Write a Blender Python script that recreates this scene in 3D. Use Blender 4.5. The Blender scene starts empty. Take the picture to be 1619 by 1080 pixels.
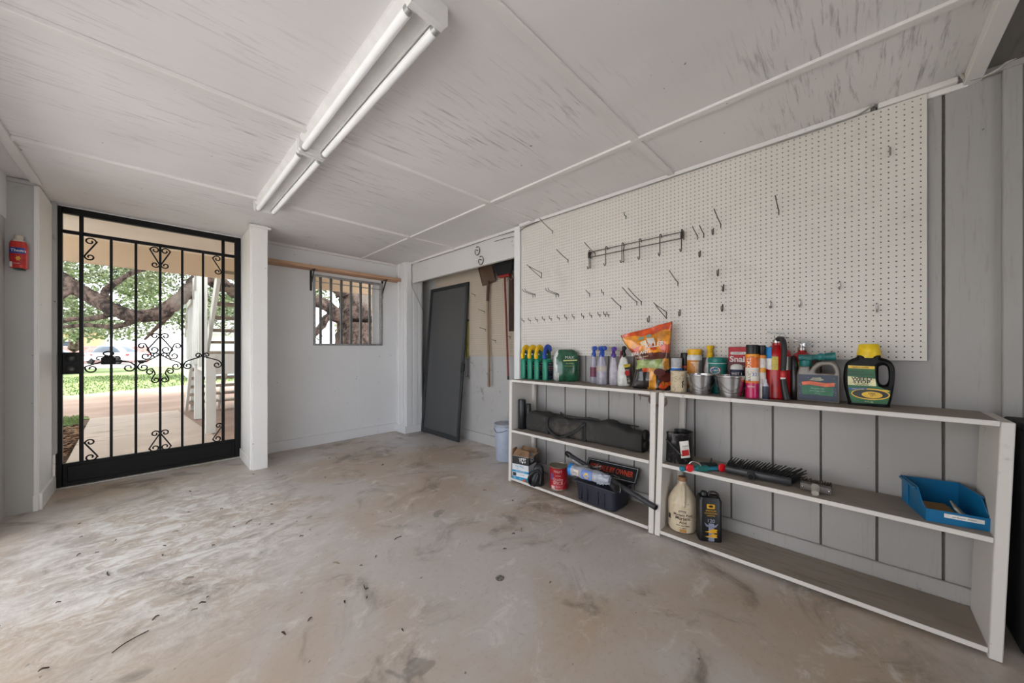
import bpy, bmesh, math, random
from mathutils import Vector, Matrix, noise
random.seed(7)
SC = bpy.context.scene
COL = SC.collection
PI = math.pi
def R(d): return math.radians(d)

# ------------------------------------------------------------------ colour / materials
def lin(h):
    if isinstance(h, str):
        h = h.lstrip('#'); c = [int(h[i:i+2], 16)/255 for i in (0, 2, 4)]
    else:
        c = [x/255 for x in h]
    return tuple(x/12.92 if x <= .04045 else ((x+.055)/1.055)**2.4 for x in c)

def _new(name):
    m = bpy.data.materials.new(name); m.use_nodes = True
    nt = m.node_tree
    return m, nt, nt.nodes['Principled BSDF']

def _noise(nt, scale, detail=4, rough=.6, stretch=(1, 1, 1), dist=0, off=0):
    tc = nt.nodes.new('ShaderNodeTexCoord'); mp = nt.nodes.new('ShaderNodeMapping')
    mp.inputs['Scale'].default_value = stretch
    mp.inputs['Location'].default_value = (off, off*1.7, off*.6)
    nz = nt.nodes.new('ShaderNodeTexNoise')
    nz.inputs['Scale'].default_value = scale; nz.inputs['Detail'].default_value = detail
    nz.inputs['Roughness'].default_value = rough; nz.inputs['Distortion'].default_value = dist
    nt.links.new(tc.outputs['Object'], mp.inputs['Vector']); nt.links.new(mp.outputs['Vector'], nz.inputs['Vector'])
    return nz.outputs['Fac']

def _ramp(nt, fac, lo, hi):
    r = nt.nodes.new('ShaderNodeMapRange'); r.inputs['From Min'].default_value = lo; r.inputs['From Max'].default_value = hi
    r.interpolation_type = 'SMOOTHSTEP'
    nt.links.new(fac, r.inputs['Value']); return r.outputs['Result']

def _mix(nt, fac, a, b, blend='MIX'):
    m = nt.nodes.new('ShaderNodeMix'); m.data_type = 'RGBA'; m.blend_type = blend
    if isinstance(fac, (int, float)): m.inputs['Factor'].default_value = fac
    else: nt.links.new(fac, m.inputs['Factor'])
    for s, v in ((6, a), (7, b)):
        if isinstance(v, tuple): m.inputs[s].default_value = (*v, 1)
        else: nt.links.new(v, m.inputs[s])
    return m.outputs[2]

def _mul(nt, a, k):
    m = nt.nodes.new('ShaderNodeMath'); m.operation = 'MULTIPLY'
    nt.links.new(a, m.inputs[0])
    if isinstance(k, (int, float)): m.inputs[1].default_value = k
    else: nt.links.new(k, m.inputs[1])
    return m.outputs[0]

def _bump(nt, bs, h, strength, dist=.01):
    b = nt.nodes.new('ShaderNodeBump'); b.inputs['Strength'].default_value = strength; b.inputs['Distance'].default_value = dist
    nt.links.new(h, b.inputs['Height']); nt.links.new(b.outputs['Normal'], bs.inputs['Normal'])

_mc = {}
def M(col, rough=.5, metal=0., var=.14, scale=30, bump=0., trans=0., alpha=1., emit=0., name=None, coat=0.):
    """plain material with a little procedural unevenness"""
    key = (col, rough, metal, var, scale, bump, trans, alpha, emit, coat)
    if key in _mc: return _mc[key]
    m, nt, bs = _new(name or 'surface_%d' % len(_mc))
    c = lin(col)
    n = _noise(nt, scale)
    dark = tuple(x*(1-var*1.6) for x in c); lite = tuple(min(1, x*(1+var*.5)) for x in c)
    nt.links.new(_mix(nt, _ramp(nt, n, .3, .7), dark, lite), bs.inputs['Base Color'])
    bs.inputs['Roughness'].default_value = rough; bs.inputs['Metallic'].default_value = metal
    if trans: bs.inputs['Transmission Weight'].default_value = trans
    if alpha < 1: bs.inputs['Alpha'].default_value = alpha
    if coat: bs.inputs['Coat Weight'].default_value = coat
    if emit:
        bs.inputs['Emission Color'].default_value = (*c, 1); bs.inputs['Emission Strength'].default_value = emit
    if bump: _bump(nt, bs, n, bump)
    _mc[key] = m
    return m

def paint(name, col, dirt, stretch=(1, 1, 1), scale=6, lo=.56, hi=.78, amt=.8, rough=.55, bump=.15, mott=.1, fine=None, speck=True):
    """old paint: even tone, slow mottling, streaky grain wear along one direction, small nicks"""
    m, nt, bs = _new(name)
    c = lin(col); d = lin(dirt)
    n1 = _noise(nt, 1.3, 3, .5)
    base = _mix(nt, _ramp(nt, n1, .3, .7), tuple(x*(1-mott) for x in c), tuple(min(1, x*(1+mott*.4)) for x in c))
    n2 = _noise(nt, scale, 6, .7, stretch, .3, 3.1)
    n3 = _noise(nt, .8, 2, .5, (1, 1, 1), 0, 9.7)
    w = _mul(nt, _mul(nt, _ramp(nt, n2, lo, hi), _ramp(nt, n3, .38, .62)), amt)
    colr = _mix(nt, w, base, d)
    if speck:
        n4 = _noise(nt, 26, 2, .5, (1, 1, 1), 0, 5.5)
        colr = _mix(nt, _mul(nt, _ramp(nt, n4, .755, .79), .75), colr, tuple(x*.45 for x in d))
    nt.links.new(colr, bs.inputs['Base Color'])
    bs.inputs['Roughness'].default_value = rough
    if bump: _bump(nt, bs, n2, bump, .004)
    return m

# ------------------------------------------------------------------ mesh builder
class MB:
    def __init__(s): s.v = []; s.f = []; s.m = []
    def add(s, vs, fs, m=0, X=None):
        o = len(s.v)
        if X is not None: vs = [X @ Vector(p) for p in vs]
        s.v += [tuple(p) for p in vs]
        for k, f in enumerate(fs):
            s.f.append(tuple(i+o for i in f))
            s.m.append(m[k] if isinstance(m, list) else m)
        return s
    def box(s, x0, x1, y0, y1, z0, z1, m=0, bev=0., X=None, seg=1):
        bm = bmesh.new()
        bmesh.ops.create_cube(bm, size=1)
        for v in bm.verts: v.co = Vector(((x0+x1)/2+v.co.x*(x1-x0), (y0+y1)/2+v.co.y*(y1-y0), (z0+z1)/2+v.co.z*(z1-z0)))
        if bev: bmesh.ops.bevel(bm, geom=bm.edges[:], offset=bev, segments=seg, affect='EDGES', profile=.5)
        return s._bm(bm, m, X)
    def _bm(s, bm, m, X=None):
        bm.verts.index_update()
        vs = [v.co.copy() for v in bm.verts]; fs = [[v.index for v in f.verts] for f in bm.faces]
        bm.free(); return s.add(vs, fs, m, X)
    def loft(s, rows, m=0, cap=(True, True), X=None, matfn=None, closed=True):
        n = len(rows[0]); vs = [p for r in rows for p in r]; fs = []
        for i in range(len(rows)-1):
            for j in range(n if closed else n-1):
                k = (j+1) % n
                fs.append((i*n+j, i*n+k, (i+1)*n+k, (i+1)*n+j))
        if cap[0]: fs.append(tuple(range(n-1, -1, -1)))
        if cap[1]: fs.append(tuple((len(rows)-1)*n+j for j in range(n)))
        if matfn:
            mm = []
            for f in fs:
                c = Vector((0, 0, 0))
                for i in f: c += Vector(vs[i])
                mm.append(matfn(c/len(f)))
            m = mm
        return s.add(vs, fs, m, X)
    def lathe(s, prof, n=32, m=0, c=(0, 0, 0), cap=(True, True), X=None, matfn=None):
        rows = [[(c[0]+r*math.cos(2*PI*j/n), c[1]+r*math.sin(2*PI*j/n), c[2]+z) for j in range(n)] for r, z in prof]
        return s.loft(rows, m, cap, X, matfn)
    def tube(s, pts, r, n=8, m=0, closed=False, cap=True, X=None, flat=1.):
        P = [Vector(p) for p in pts]; k = len(P)
        rr = r if isinstance(r, (list, tuple)) else [r]*k
        rows = []; up = None
        for i in range(k):
            if closed: t = P[(i+1) % k]-P[i-1]
            else: t = P[min(i+1, k-1)]-P[max(i-1, 0)]
            if t.length < 1e-9: t = Vector((0, 0, 1))
            t.normalize()
            if up is None:
                up = Vector((0, 0, 1)) if abs(t.z) < .9 else Vector((1, 0, 0))
            a = (up-t*up.dot(t))
            if a.length < 1e-6: a = t.orthogonal()
            a.normalize(); up = a
            b = t.cross(a)
            rows.append([tuple(P[i]+(a*math.cos(2*PI*j/n)+b*math.sin(2*PI*j/n)*flat)*rr[i]) for j in range(n)])
        if closed: rows.append(rows[0])
        return s.loft(rows, m, (cap and not closed, cap and not closed), X)
    def prism(s, loop, y0, y1, m=0, X=None):
        """loop of (x,z) extruded along y"""
        n = len(loop)
        vs = [(x, y0, z) for x, z in loop]+[(x, y1, z) for x, z in loop]
        fs = [tuple(range(n)), tuple(range(2*n-1, n-1, -1))]+[(i, i+n, (i+1) % n+n, (i+1) % n) for i in range(n)]
        return s.add(vs, fs, m, X)
    def plate(s, loops, y0, y1, bev=.002, m=0, X=None, res=6):
        """flat solid from outlines with holes in the x-z plane, rounded edges, between y0 and y1"""
        cu = bpy.data.curves.new('o', 'CURVE'); cu.dimensions = '2D'; cu.fill_mode = 'BOTH'
        t = abs(y1-y0)
        bev = min(bev, t/2)
        cu.extrude = max(t/2-bev, 0); cu.bevel_depth = bev; cu.bevel_resolution = 2; cu.offset = -bev
        for lp in loops:
            sp = cu.splines.new('POLY'); sp.points.add(len(lp)-1); sp.use_cyclic_u = True
            for p, (x, z) in zip(sp.points, lp): p.co = (x, z, 0, 1)
        o = bpy.data.objects.new('o', cu); COL.objects.link(o)
        me = bpy.data.meshes.new_from_object(o.evaluated_get(bpy.context.evaluated_depsgraph_get()))
        mid = (y0+y1)/2
        s.add([(v.co.x, mid-v.co.z, v.co.y) for v in me.vertices], [tuple(p.vertices) for p in me.polygons], m, X)
        bpy.data.objects.remove(o); bpy.data.curves.remove(cu); bpy.data.meshes.remove(me)
        return s
    def text(s, txt, size, fn, m=0, align='CENTER', X=None, sx=1., bold=0.):
        """lettering: fn maps (u, v) on the label to a point"""
        cu = bpy.data.curves.new('t', 'FONT'); cu.body = txt; cu.size = size; cu.align_x = align; cu.align_y = 'CENTER'
        cu.resolution_u = 3; cu.offset = bold*size
        o = bpy.data.objects.new('t', cu); COL.objects.link(o)
        me = bpy.data.meshes.new_from_object(o.evaluated_get(bpy.context.evaluated_depsgraph_get()))
        s.add([fn(v.co.x*sx, v.co.y) for v in me.vertices], [tuple(p.vertices) for p in me.polygons], m, X)
        bpy.data.objects.remove(o); bpy.data.curves.remove(cu); bpy.data.meshes.remove(me)
        return s
    def arc(s, r, z0, z1, a0, a1, m=0, n=12, c=(0, 0), r2=None):
        """label patch on a round body; angles in degrees, -90 = front"""
        r2 = r if r2 is None else r2
        vs = []; fs = []
        for i in range(n+1):
            a = R(a0+(a1-a0)*i/n)
            vs += [(c[0]+r*math.cos(a), c[1]+r*math.sin(a), z0), (c[0]+r2*math.cos(a), c[1]+r2*math.sin(a), z1)]
        for i in range(n): fs.append((2*i, 2*i+2, 2*i+3, 2*i+1))
        return s.add(vs, fs, m)
    def quad(s, a, b, c, d, m=0): return s.add([a, b, c, d], [(0, 1, 2, 3)], m)
    def build(s, name, mats, parent=None, smooth=40, fix=True):
        me = bpy.data.meshes.new(name)
        me.from_pydata(s.v, [], s.f)
        if not isinstance(mats, (list, tuple)): mats = [mats]
        for x in mats: me.materials.append(x)
        me.polygons.foreach_set('material_index', s.m)
        if fix and len(s.f) < 60000:
            bm = bmesh.new(); bm.from_mesh(me); bmesh.ops.recalc_face_normals(bm, faces=bm.faces[:]); bm.to_mesh(me); bm.free()
        if smooth:
            me.polygons.foreach_set('use_smooth', [True]*len(me.polygons))
            me.set_sharp_from_angle(angle=R(smooth))
        me.update()
        o = bpy.data.objects.new(name, me); COL.objects.link(o)
        if parent is not None: o.parent = parent
        return o

def tag(o, label=None, cat=None, group=None, kind=None):
    if label: o['label'] = label
    if cat: o['category'] = cat
    if group: o['group'] = group
    if kind: o['kind'] = kind
    return o
def thing(name, label, cat, loc=(0, 0, 0), rz=0., group=None, rx=0., ry=0.):
    o = bpy.data.objects.new(name, None); COL.objects.link(o)
    o.empty_display_size = .05; o.location = loc; o.rotation_euler = (R(rx), R(ry), R(rz))
    return tag(o, label, cat, group)
def struct(mb, name, mats, parent=None, smooth=30, label=None):
    o = mb.build(name, mats, parent, smooth)
    if parent is None: o['kind'] = 'structure'
    return o
def copy_tree(o, parent=None):
    c = o.copy(); COL.objects.link(c)
    if parent is not None: c.parent = parent
    for ch in list(o.children): copy_tree(ch, c)
    return c

def sloop(hw, hd, p=2.5, n=32, cx=0., cy=0., z=0., tilt=0.):
    """super-ellipse outline"""
    out = []
    for j in range(n):
        a = 2*PI*j/n; c = math.cos(a); s_ = math.sin(a)
        x = hw*math.copysign(abs(c)**(2/p), c); y = hd*math.copysign(abs(s_)**(2/p), s_)
        out.append((cx+x, cy+y, z+tilt*x))
    return out
def rows_of(spec, p=2.5, n=32):
    """spec: (z, hw, hd[, cx[, p]])"""
    return [sloop(q[1], q[2], q[4] if len(q) > 4 else p, n, q[3] if len(q) > 3 else 0, 0, q[0]) for q in spec]
def smooth_path(pts, k=6):
    P = [Vector(p) for p in pts]; out = []
    for i in range(len(P)-1):
        p0 = P[max(i-1, 0)]; p1 = P[i]; p2 = P[i+1]; p3 = P[min(i+2, len(P)-1)]
        for j in range(k):
            t = j/k
            out.append(.5*((2*p1)+(p2-p0)*t+(2*p0-5*p1+4*p2-p3)*t*t+(3*p1-p0-3*p2+p3)*t**3))
    out.append(P[-1]); return out
def round2(loop, k=5):
    P = [Vector((p[0], p[1], 0)) for p in loop]; n = len(P); out = []
    for i in range(n):
        p0, p1, p2, p3 = P[i-1], P[i], P[(i+1) % n], P[(i+2) % n]
        for j in range(k):
            t = j/k; q = .5*((2*p1)+(p2-p0)*t+(2*p0-5*p1+4*p2-p3)*t*t+(3*p1-p0-3*p2+p3)*t**3); out.append((q.x, q.y))
    return out
def front(y): return lambda u, v: (u, y, v)
def on_cyl(r, z, a0=-90):
    return lambda u, v: (r*math.cos(R(a0)+u/r), r*math.sin(R(a0)+u/r), z+v)
def at(y, x0=0., z0=0., rot=0.):
    c, s_ = math.cos(R(rot)), math.sin(R(rot))
    return lambda u, v: (x0+u*c-v*s_, y, z0+u*s_+v*c)
# ------------------------------------------------------------------ shared materials
CEIL_Z = 2.36
m_ceil = paint('ceiling_paint', (230, 227, 226), (112, 105, 102), (1.0, 12, 1), 3.8, .51, .71, .66, .6, .2, .06)
m_batten = paint('batten_paint', (228, 224, 221), (150, 142, 136), (3, 3, 3), 5, .6, .8, .5, .5, .1, .05)
m_white = paint('wall_paint_white', (228, 227, 226), (150, 148, 146), (9, 9, .8), 4, .6, .82, .45, .5, .12, .04)
m_grey = paint('siding_paint_grey', (165, 161, 157), (118, 113, 109), (14, 14, 1), 5, .52, .8, .55, .55, .3, .07)
m_pier = paint('pier_paint', (184, 182, 179), (92, 88, 84), (2, 2, 1.3), 4.5, .57, .68, .75, .55, .15, .08)
m_trim = paint('trim_paint', (232, 229, 225), (140, 132, 124), (4, 4, 1), 6, .62, .8, .6, .5, .12, .05)
m_peg = paint('pegboard_paint', (214, 208, 200), (186, 178, 168), (1, 1, 1), 3, .5, .8, .5, .6, .0, .04, speck=False)
m_beam = paint('beam_paint', (214, 211, 207), (92, 86, 80), (2, 2, 5), 9, .60, .68, .8, .55, .15, .05)
m_groove = M((96, 90, 86), .8, name='siding_groove')
m_unlit = paint('unlit_ceiling', (112, 108, 104), (70, 66, 62), (1, 8, 1), 4, .5, .8, .6, .7, .2)  # shade of the unlit ceiling past the beam, painted as a darker tone

def floor_material():
    m, nt, bs = _new('concrete_floor')
    cool = lin((196, 189, 184)); warm = lin((184, 165, 145)); dark = lin((104, 90, 76))
    n1 = _noise(nt, .9, 6, .6, (1, 1, 1), .6)
    c = _mix(nt, _ramp(nt, n1, .36, .64), cool, warm)
    n2 = _noise(nt, 2.3, 8, .68, (1, 1, 1), .8, 4.2)
    c = _mix(nt, _mul(nt, _ramp(nt, n2, .51, .72), .78), c, dark)
    n3 = _noise(nt, 5, 9, .72, (1, 1.4, 1), .8, 8.8)
    c = _mix(nt, _mul(nt, _ramp(nt, n3, .53, .70), .65), c, lin((224, 217, 210)))
    n5 = _noise(nt, 38, 5, .7)
    c = _mix(nt, _mul(nt, _ramp(nt, n5, .5, .8), .35), c, lin((128, 118, 108)))
    n4 = _noise(nt, 3.1, 3, .5, (1, 1, 1), .5, 15.3)
    c = _mix(nt, _mul(nt, _ramp(nt, n4, .695, .72), .45), c, lin((92, 86, 80)))
    n6 = _noise(nt, 30, 2, .5, (1, 1, 1), 0, 2.2)
    c = _mix(nt, _mul(nt, _ramp(nt, n6, .755, .79), .7), c, lin((70, 62, 55)))
    nt.links.new(c, bs.inputs['Base Color'])
    # outdoor sheen before the gate painted in as near-white scuffs, with rougher relief
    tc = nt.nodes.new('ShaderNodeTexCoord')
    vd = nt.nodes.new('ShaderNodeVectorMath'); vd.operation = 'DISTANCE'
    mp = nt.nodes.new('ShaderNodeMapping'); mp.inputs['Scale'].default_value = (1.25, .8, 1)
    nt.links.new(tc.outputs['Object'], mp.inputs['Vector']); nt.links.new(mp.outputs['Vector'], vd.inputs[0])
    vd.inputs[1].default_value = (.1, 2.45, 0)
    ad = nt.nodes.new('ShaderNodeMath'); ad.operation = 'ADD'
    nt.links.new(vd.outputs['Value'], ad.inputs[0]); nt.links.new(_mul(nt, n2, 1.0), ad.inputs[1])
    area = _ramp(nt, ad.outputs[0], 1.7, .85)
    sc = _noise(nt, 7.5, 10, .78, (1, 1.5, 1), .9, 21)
    sheen_scuff = _mul(nt, _mul(nt, _ramp(nt, sc, .40, .62), area), .95)
    c2 = _mix(nt, sheen_scuff, c, lin((240, 238, 235)))
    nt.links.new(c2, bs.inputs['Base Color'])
    rr = nt.nodes.new('ShaderNodeMapRange'); rr.inputs['To Min'].default_value = .26; rr.inputs['To Max'].default_value = .48
    nt.links.new(n2, rr.inputs['Value']); nt.links.new(rr.outputs['Result'], bs.inputs['Roughness'])
    bs.inputs['Specular IOR Level'].default_value = .6
    a = nt.nodes.new('ShaderNodeMath'); a.operation = 'ADD'
    nt.links.new(_mul(nt, n3, .35), a.inputs[0]); nt.links.new(_mul(nt, _mul(nt, sc, area), 1.5), a.inputs[1])
    _bump(nt, bs, a.outputs[0], .35, .012)
    return m
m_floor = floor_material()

# ------------------------------------------------------------------ shell
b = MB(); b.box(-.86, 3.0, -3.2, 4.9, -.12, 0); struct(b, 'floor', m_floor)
b = MB(); b.box(-.86, 3.0, -3.2, 4.9, CEIL_Z, CEIL_Z+.08); struct(b, 'ceiling', m_ceil)
b = MB(); b.box(-.86, 3.0, -3.3, -3.2, 2.1, CEIL_Z+.3); b.box(.9, 3.0, -3.3, -3.2, 0, 2.1); struct(b, 'wall_back', m_grey)

# right wall: grooved siding
GX = 2.50
ys = []
k = 0
prof = [(GX+.10, 2.30), (GX, 2.30)]
yy = [-.292+.2085*i for i in range(13)]
for y in reversed([q for q in yy if q < 2.27]):
    prof += [(GX, y+.0055), (GX+.008, y+.0045), (GX+.008, y-.0045), (GX, y-.0055)]
prof += [(GX, -3.2), (GX+.10, -3.2)]
b = MB(); n = len(prof)
vs = [(x, y, 0) for x, y in prof]+[(x, y, CEIL_Z) for x, y in prof]
fs = [(i, i+1, n+i+1, n+i) for i in range(n-1)]
mm = [0]*len(fs)
for i in range(n-1):
    if prof[i][0] > GX+.005 and prof[i+1][0] > GX+.005 and abs(prof[i][1]-prof[i+1][1]) < .02: mm[i] = 1
b.add(vs, fs, mm)
struct(b, 'wall_right', [m_grey, m_groove], smooth=0)
b = MB(); b.box(2.478, 2.50, -.496, -.446, 0, 2.33, bev=.003); struct(b, 'trim_1', m_grey)
b = MB(); b.box(2.484, 2.50, -3.2, -.498, 0, 2.33, bev=.003); struct(b, 'trim_2', m_grey)
b = MB(); b.box(2.478, 2.50, -.40, 2.28, .02, .115, bev=.004); struct(b, 'baseboard_right', m_grey)
# post at the end of the pegboard, recess walls, header beam, corner post
b = MB(); b.box(2.455, 2.55, 2.292, 2.365, 0, 2.345, bev=.003); struct(b, 'trim_3', m_white)
b = MB(); b.box(2.55, 2.90, 2.30, 2.365, 0, CEIL_Z); struct(b, 'wall_recess_side', m_grey)
b = MB(); b.box(2.85, 2.95, 2.365, 4.9, 0, CEIL_Z); struct(b, 'wall_recess_back', m_pier)
b = MB(); b.box(2.828, 2.85, 2.365, 4.66, 0, .12, bev=.003); struct(b, 'baseboard_recess', m_pier)
b = MB(); b.box(2.515, 2.555, 2.365, 4.405, 2.075, CEIL_Z, bev=.003); struct(b, 'trim_4', m_beam)
b = MB()
b.box(2.42, 2.68, 4.40, 4.66, 0, CEIL_Z, bev=.003)
b.box(2.43, 2.515, 4.388, 4.40, .10, CEIL_Z-.01, bev=.002); b.box(2.535, 2.60, 4.388, 4.40, .10, 2.08, bev=.002); b.box(2.612, 2.66, 4.390, 4.40, .5, 2.08, bev=.002)
b.box(2.408, 2.42, 4.45, 4.50, .10, CEIL_Z-.01, bev=.003); b.tube([(2.41, 4.56, .1), (2.41, 4.56, CEIL_Z-.02)], .016, 12)
b.box(2.402, 2.69, 4.378, 4.66, 0, .10, bev=.004)
struct(b, 'wall_corner_post', m_white)
# far wall with window opening
WX0, WX1, WZ0, WZ1, FY = 1.363, 2.203, 1.218, 2.052, 4.66
b = MB()
b.box(.70, WX0, FY, FY+.13, 0, CEIL_Z); b.box(WX1, 2.95, FY, FY+.13, 0, CEIL_Z)
b.box(WX0, WX1, FY, FY+.13, 0, WZ0); b.box(WX0, WX1, FY, FY+.13, WZ1, CEIL_Z)
struct(b, 'wall_far', m_white)
b = MB(); b.box(1.905, 1.917, FY-.0015, FY, .12, WZ0-.02); b.box(1.905, 1.917, FY-.0015, FY, 2.2, 2.34); struct(b, 'trim_5', m_white)
b = MB(); b.box(.787, 2.42, FY-.022, FY, 0, .118, bev=.004); struct(b, 'baseboard_far', m_white)
b = MB(); b.box(.787, 2.42, FY-.03, FY, CEIL_Z-.03, CEIL_Z, bev=.004); struct(b, 'trim_6', m_batten)
# window
w = thing('window_1', None, None, (0, 0, 0)); w['kind'] = 'structure'
m_alu = M((176, 176, 174), .4, .6, name='window_frame_metal'); m_bar = M((120, 121, 120), .45, .5, name='window_bar_metal')
b = MB()
b.box(WX0-.012, WX0+.014, FY-.012, FY+.05, WZ0-.012, WZ1+.012, bev=.002); b.box(WX1-.010, WX1+.012, FY-.012, FY+.05, WZ0-.012, WZ1+.012, bev=.002)
b.box(WX0+.014, WX1-.010, FY-.012, FY+.05, WZ1-.012, WZ1+.012, bev=.002); b.box(WX0+.014, WX1-.010, FY-.014, FY+.06, WZ0-.014, WZ0+.010, bev=.002)
b.box(WX0+.014, WX1-.010, FY+.015, FY+.03, WZ1-.075, WZ1-.065)
b.build('window_frame', m_alu, w)
b = MB(); b.box(WX1-.10, WX1-.011, FY+.055, FY+.075, WZ0+.01, WZ1-.012, bev=.002); b.build('window_stile', m_white, w)
for x in (1.438, 1.557, 1.681, 1.800, 1.925, 2.045):
    b = MB(); b.box(x-.013, x+.013, FY+.004, FY+.03, WZ0+.008, WZ1-.012, bev=.002); b.build('bar', m_bar, w)
# black knock-out on the wall by the floor
b = MB(); b.lathe([(.0, 0), (.026, 0), (.03, .004), (.024, .009), (0, .009)], 20, X=Matrix.Translation((.835, FY, .285)) @ Matrix.Rotation(R(90), 4, 'X'))
o = b.build('cover_plate', M((92, 90, 88), .5)); tag(o, 'small round grey cover plate low on the white wall near the floor', 'cover plate')
b = MB(); b.box(1.945, 1.99, FY-.008, FY, .195, .262, bev=.003); o = b.build('outlet_cover', m_white); tag(o, 'small blank white outlet cover low on the wall below the barred window', 'outlet cover')

# gate alcove: piers, left wall with header, wall above/around the gate
GY = 4.74
b = MB(); b.box(-.86, -.577, 4.20, GY+.12, 0, CEIL_Z); struct(b, 'wall_left_pier', m_pier)
b = MB(); b.box(-.592, -.574, 4.19, 4.2, 0, 2.33, bev=.002); b.box(-.577, -.569, 4.2, 4.66, .12, 2.33)
b.box(-.577, -.555, 4.2, 4.70, 0, .12, bev=.003); b.box(-.595, -.57, 4.183, 4.23, 0, .11, bev=.003)
struct(b, 'trim_7', m_trim)
b = MB(); b.box(-.577, -.548, 4.66, GY+.06, .3, 2.36, bev=.003); struct(b, 'trim_8', m_pier)
b = MB(); b.box(-.72, -.577, 4.183, 4.20, 2.325, 2.352, bev=.002); struct(b, 'trim_9', m_pier)
b = MB(); b.box(.664, .787, 4.10, GY+.12, 0, CEIL_Z, bev=.003); struct(b, 'wall_right_pier', m_trim)
b = MB(); b.box(.650, .664, 4.12, 4.70, 0, .10, bev=.003); b.box(.640, .81, 4.08, 4.14, 2.325, 2.345, bev=.002); b.box(.652, .664, 4.13, 4.2, .1, 2.32, bev=.002)
struct(b, 'trim_10', m_trim)
b = MB(); b.box(-.577, .664, GY-.02, GY+.10, 2.352, CEIL_Z+.03); struct(b, 'trim_11', m_trim)
b = MB(); b.box(-.56, .664, GY-.05, GY+.06, 0, .012, bev=.003); struct(b, 'trim_12', M((190, 188, 184), .35, .8, name='threshold_metal'))
b = MB(); b.box(-.86, -.705, -3.2, 4.20, 2.06, CEIL_Z); struct(b, 'wall_left_header', m_white)
b = MB(); b.box(-.86, -.712, 3.7, 4.20, 0, 2.06); b.box(-.86, -.712, -3.2, -.1, 0, 2.06); struct(b, 'wall_left', m_pier)

b = MB(); b.box(-2.3, -.86, -3.2, 5.2, CEIL_Z+.02, CEIL_Z+.10); struct(b, 'ceiling_added_eave', m_ceil)  # unseen eave, added to keep sky light off the floor by the left opening
# ceiling battens
def batten(i, x0, x1, y0, y1, t=.014, m=None):
    b = MB(); b.box(x0, x1, y0, y1, CEIL_Z-t, CEIL_Z, bev=.002); struct(b, 'trim_%d' % i, m or m_batten)
batten(20, 1.912, 1.952, -.33, 4.63); batten(21, -.605, -.555, -3.2, 4.2, .02)
batten(22, -.555, 1.912, .868, .912); batten(23, 1.952, 2.47, .870, .912)
batten(24, -.555, 1.912, 2.105, 2.150, .022); batten(25, 1.952, 2.47, 2.11, 2.15)
batten(26, -.555, 1.912, 3.37, 3.410, .02); batten(27, 1.952, 2.51, 3.37, 3.41)
batten(28, 2.455, 2.50, 2.12, 2.30, .02)
b = MB(); b.box(2.468, 2.50, -.06, 2.30, 2.334, CEIL_Z, bev=.003); b.box(2.468, 2.50, -.33, -.085, 2.334, CEIL_Z, bev=.003); b.box(2.486, 2.50, -.36, 2.30, 2.31, 2.334, bev=.002)
struct(b, 'trim_29', m_batten)
b = MB(); b.box(-.55, 2.50, -.395, -.345, CEIL_Z-.045, CEIL_Z, bev=.003); struct(b, 'trim_30', m_batten)
b = MB(); b.box(-.70, 2.50, -3.2, -.395, CEIL_Z-.012, CEIL_Z-.002); b.box(-.7, 2.5, -.62, -.60, CEIL_Z-.03, CEIL_Z-.012); struct(b, 'trim_31', m_unlit)
b = MB(); b.box(2.470, 2.50, -3.2, -.395, 2.325, CEIL_Z-.012, bev=.002); struct(b, 'trim_32', m_grey)
b = MB(); b.box(2.515-.02, 2.515, 2.365, 4.39, 2.335, CEIL_Z, bev=.002); struct(b, 'trim_33', m_batten)

# ------------------------------------------------------------------ fluorescent fixtures
m_fix = M((226, 224, 222), .4, 0, .05, 8, name='fixture_enamel'); m_tubeg = M((244, 244, 244), .25, 0, .03, 8, emit=.04, name='lamp_tube_glass'); m_cap = M((190, 190, 188), .35, .7)
def fixture(y0, y1, label):
    cx = .648
    t = thing('fluorescent_fixture', label, 'ceiling light', (cx, y0, CEIL_Z), 0, 'bare tube fixtures on the ceiling')
    L = y1-y0
    b = MB(); b.prism([(-.072, 0), (-.072, -.016), (-.030, -.052), (.030, -.052), (.072, -.016), (.072, 0)], .003, L-.003); b.build('channel', m_fix, t, 20)
    for y in (0, L-.028):
        b = MB(); b.prism([(-.076, 0), (-.076, -.066), (-.066, -.078), (.066, -.078), (.076, -.066), (.076, 0)], y, y+.028); b.build('end_cap', m_fix, t, 20)
    for sx in (-.052, .052):
        b = MB(); b.tube([(sx, .04, -.068), (sx, L-.04, -.068)], .0165, 16); tb = b.build('tube', m_tubeg, t)
        for y in (.028, L-.028):
            s = 1 if y < L/2 else -1
            b = MB(); b.tube([(sx, y, -.068), (sx, y+s*.022, -.068)], .0172, 16); b.build('tube_cap', m_cap, tb)
    for sx in (-.03, .03):
        b = MB(); b.prism([(sx-.004, -.04), (sx+.004, -.04), (sx+.004, -.056), (sx-.004, -.056)], .03, L-.03); b.build('reflector_rib', m_fix, t, 20)
fixture(2.255, 3.485, 'white two-tube strip light on the ceiling, the one nearer the gate')
fixture(1.02, 2.25, 'white two-tube strip light on the ceiling, the one farther from the gate')
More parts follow.
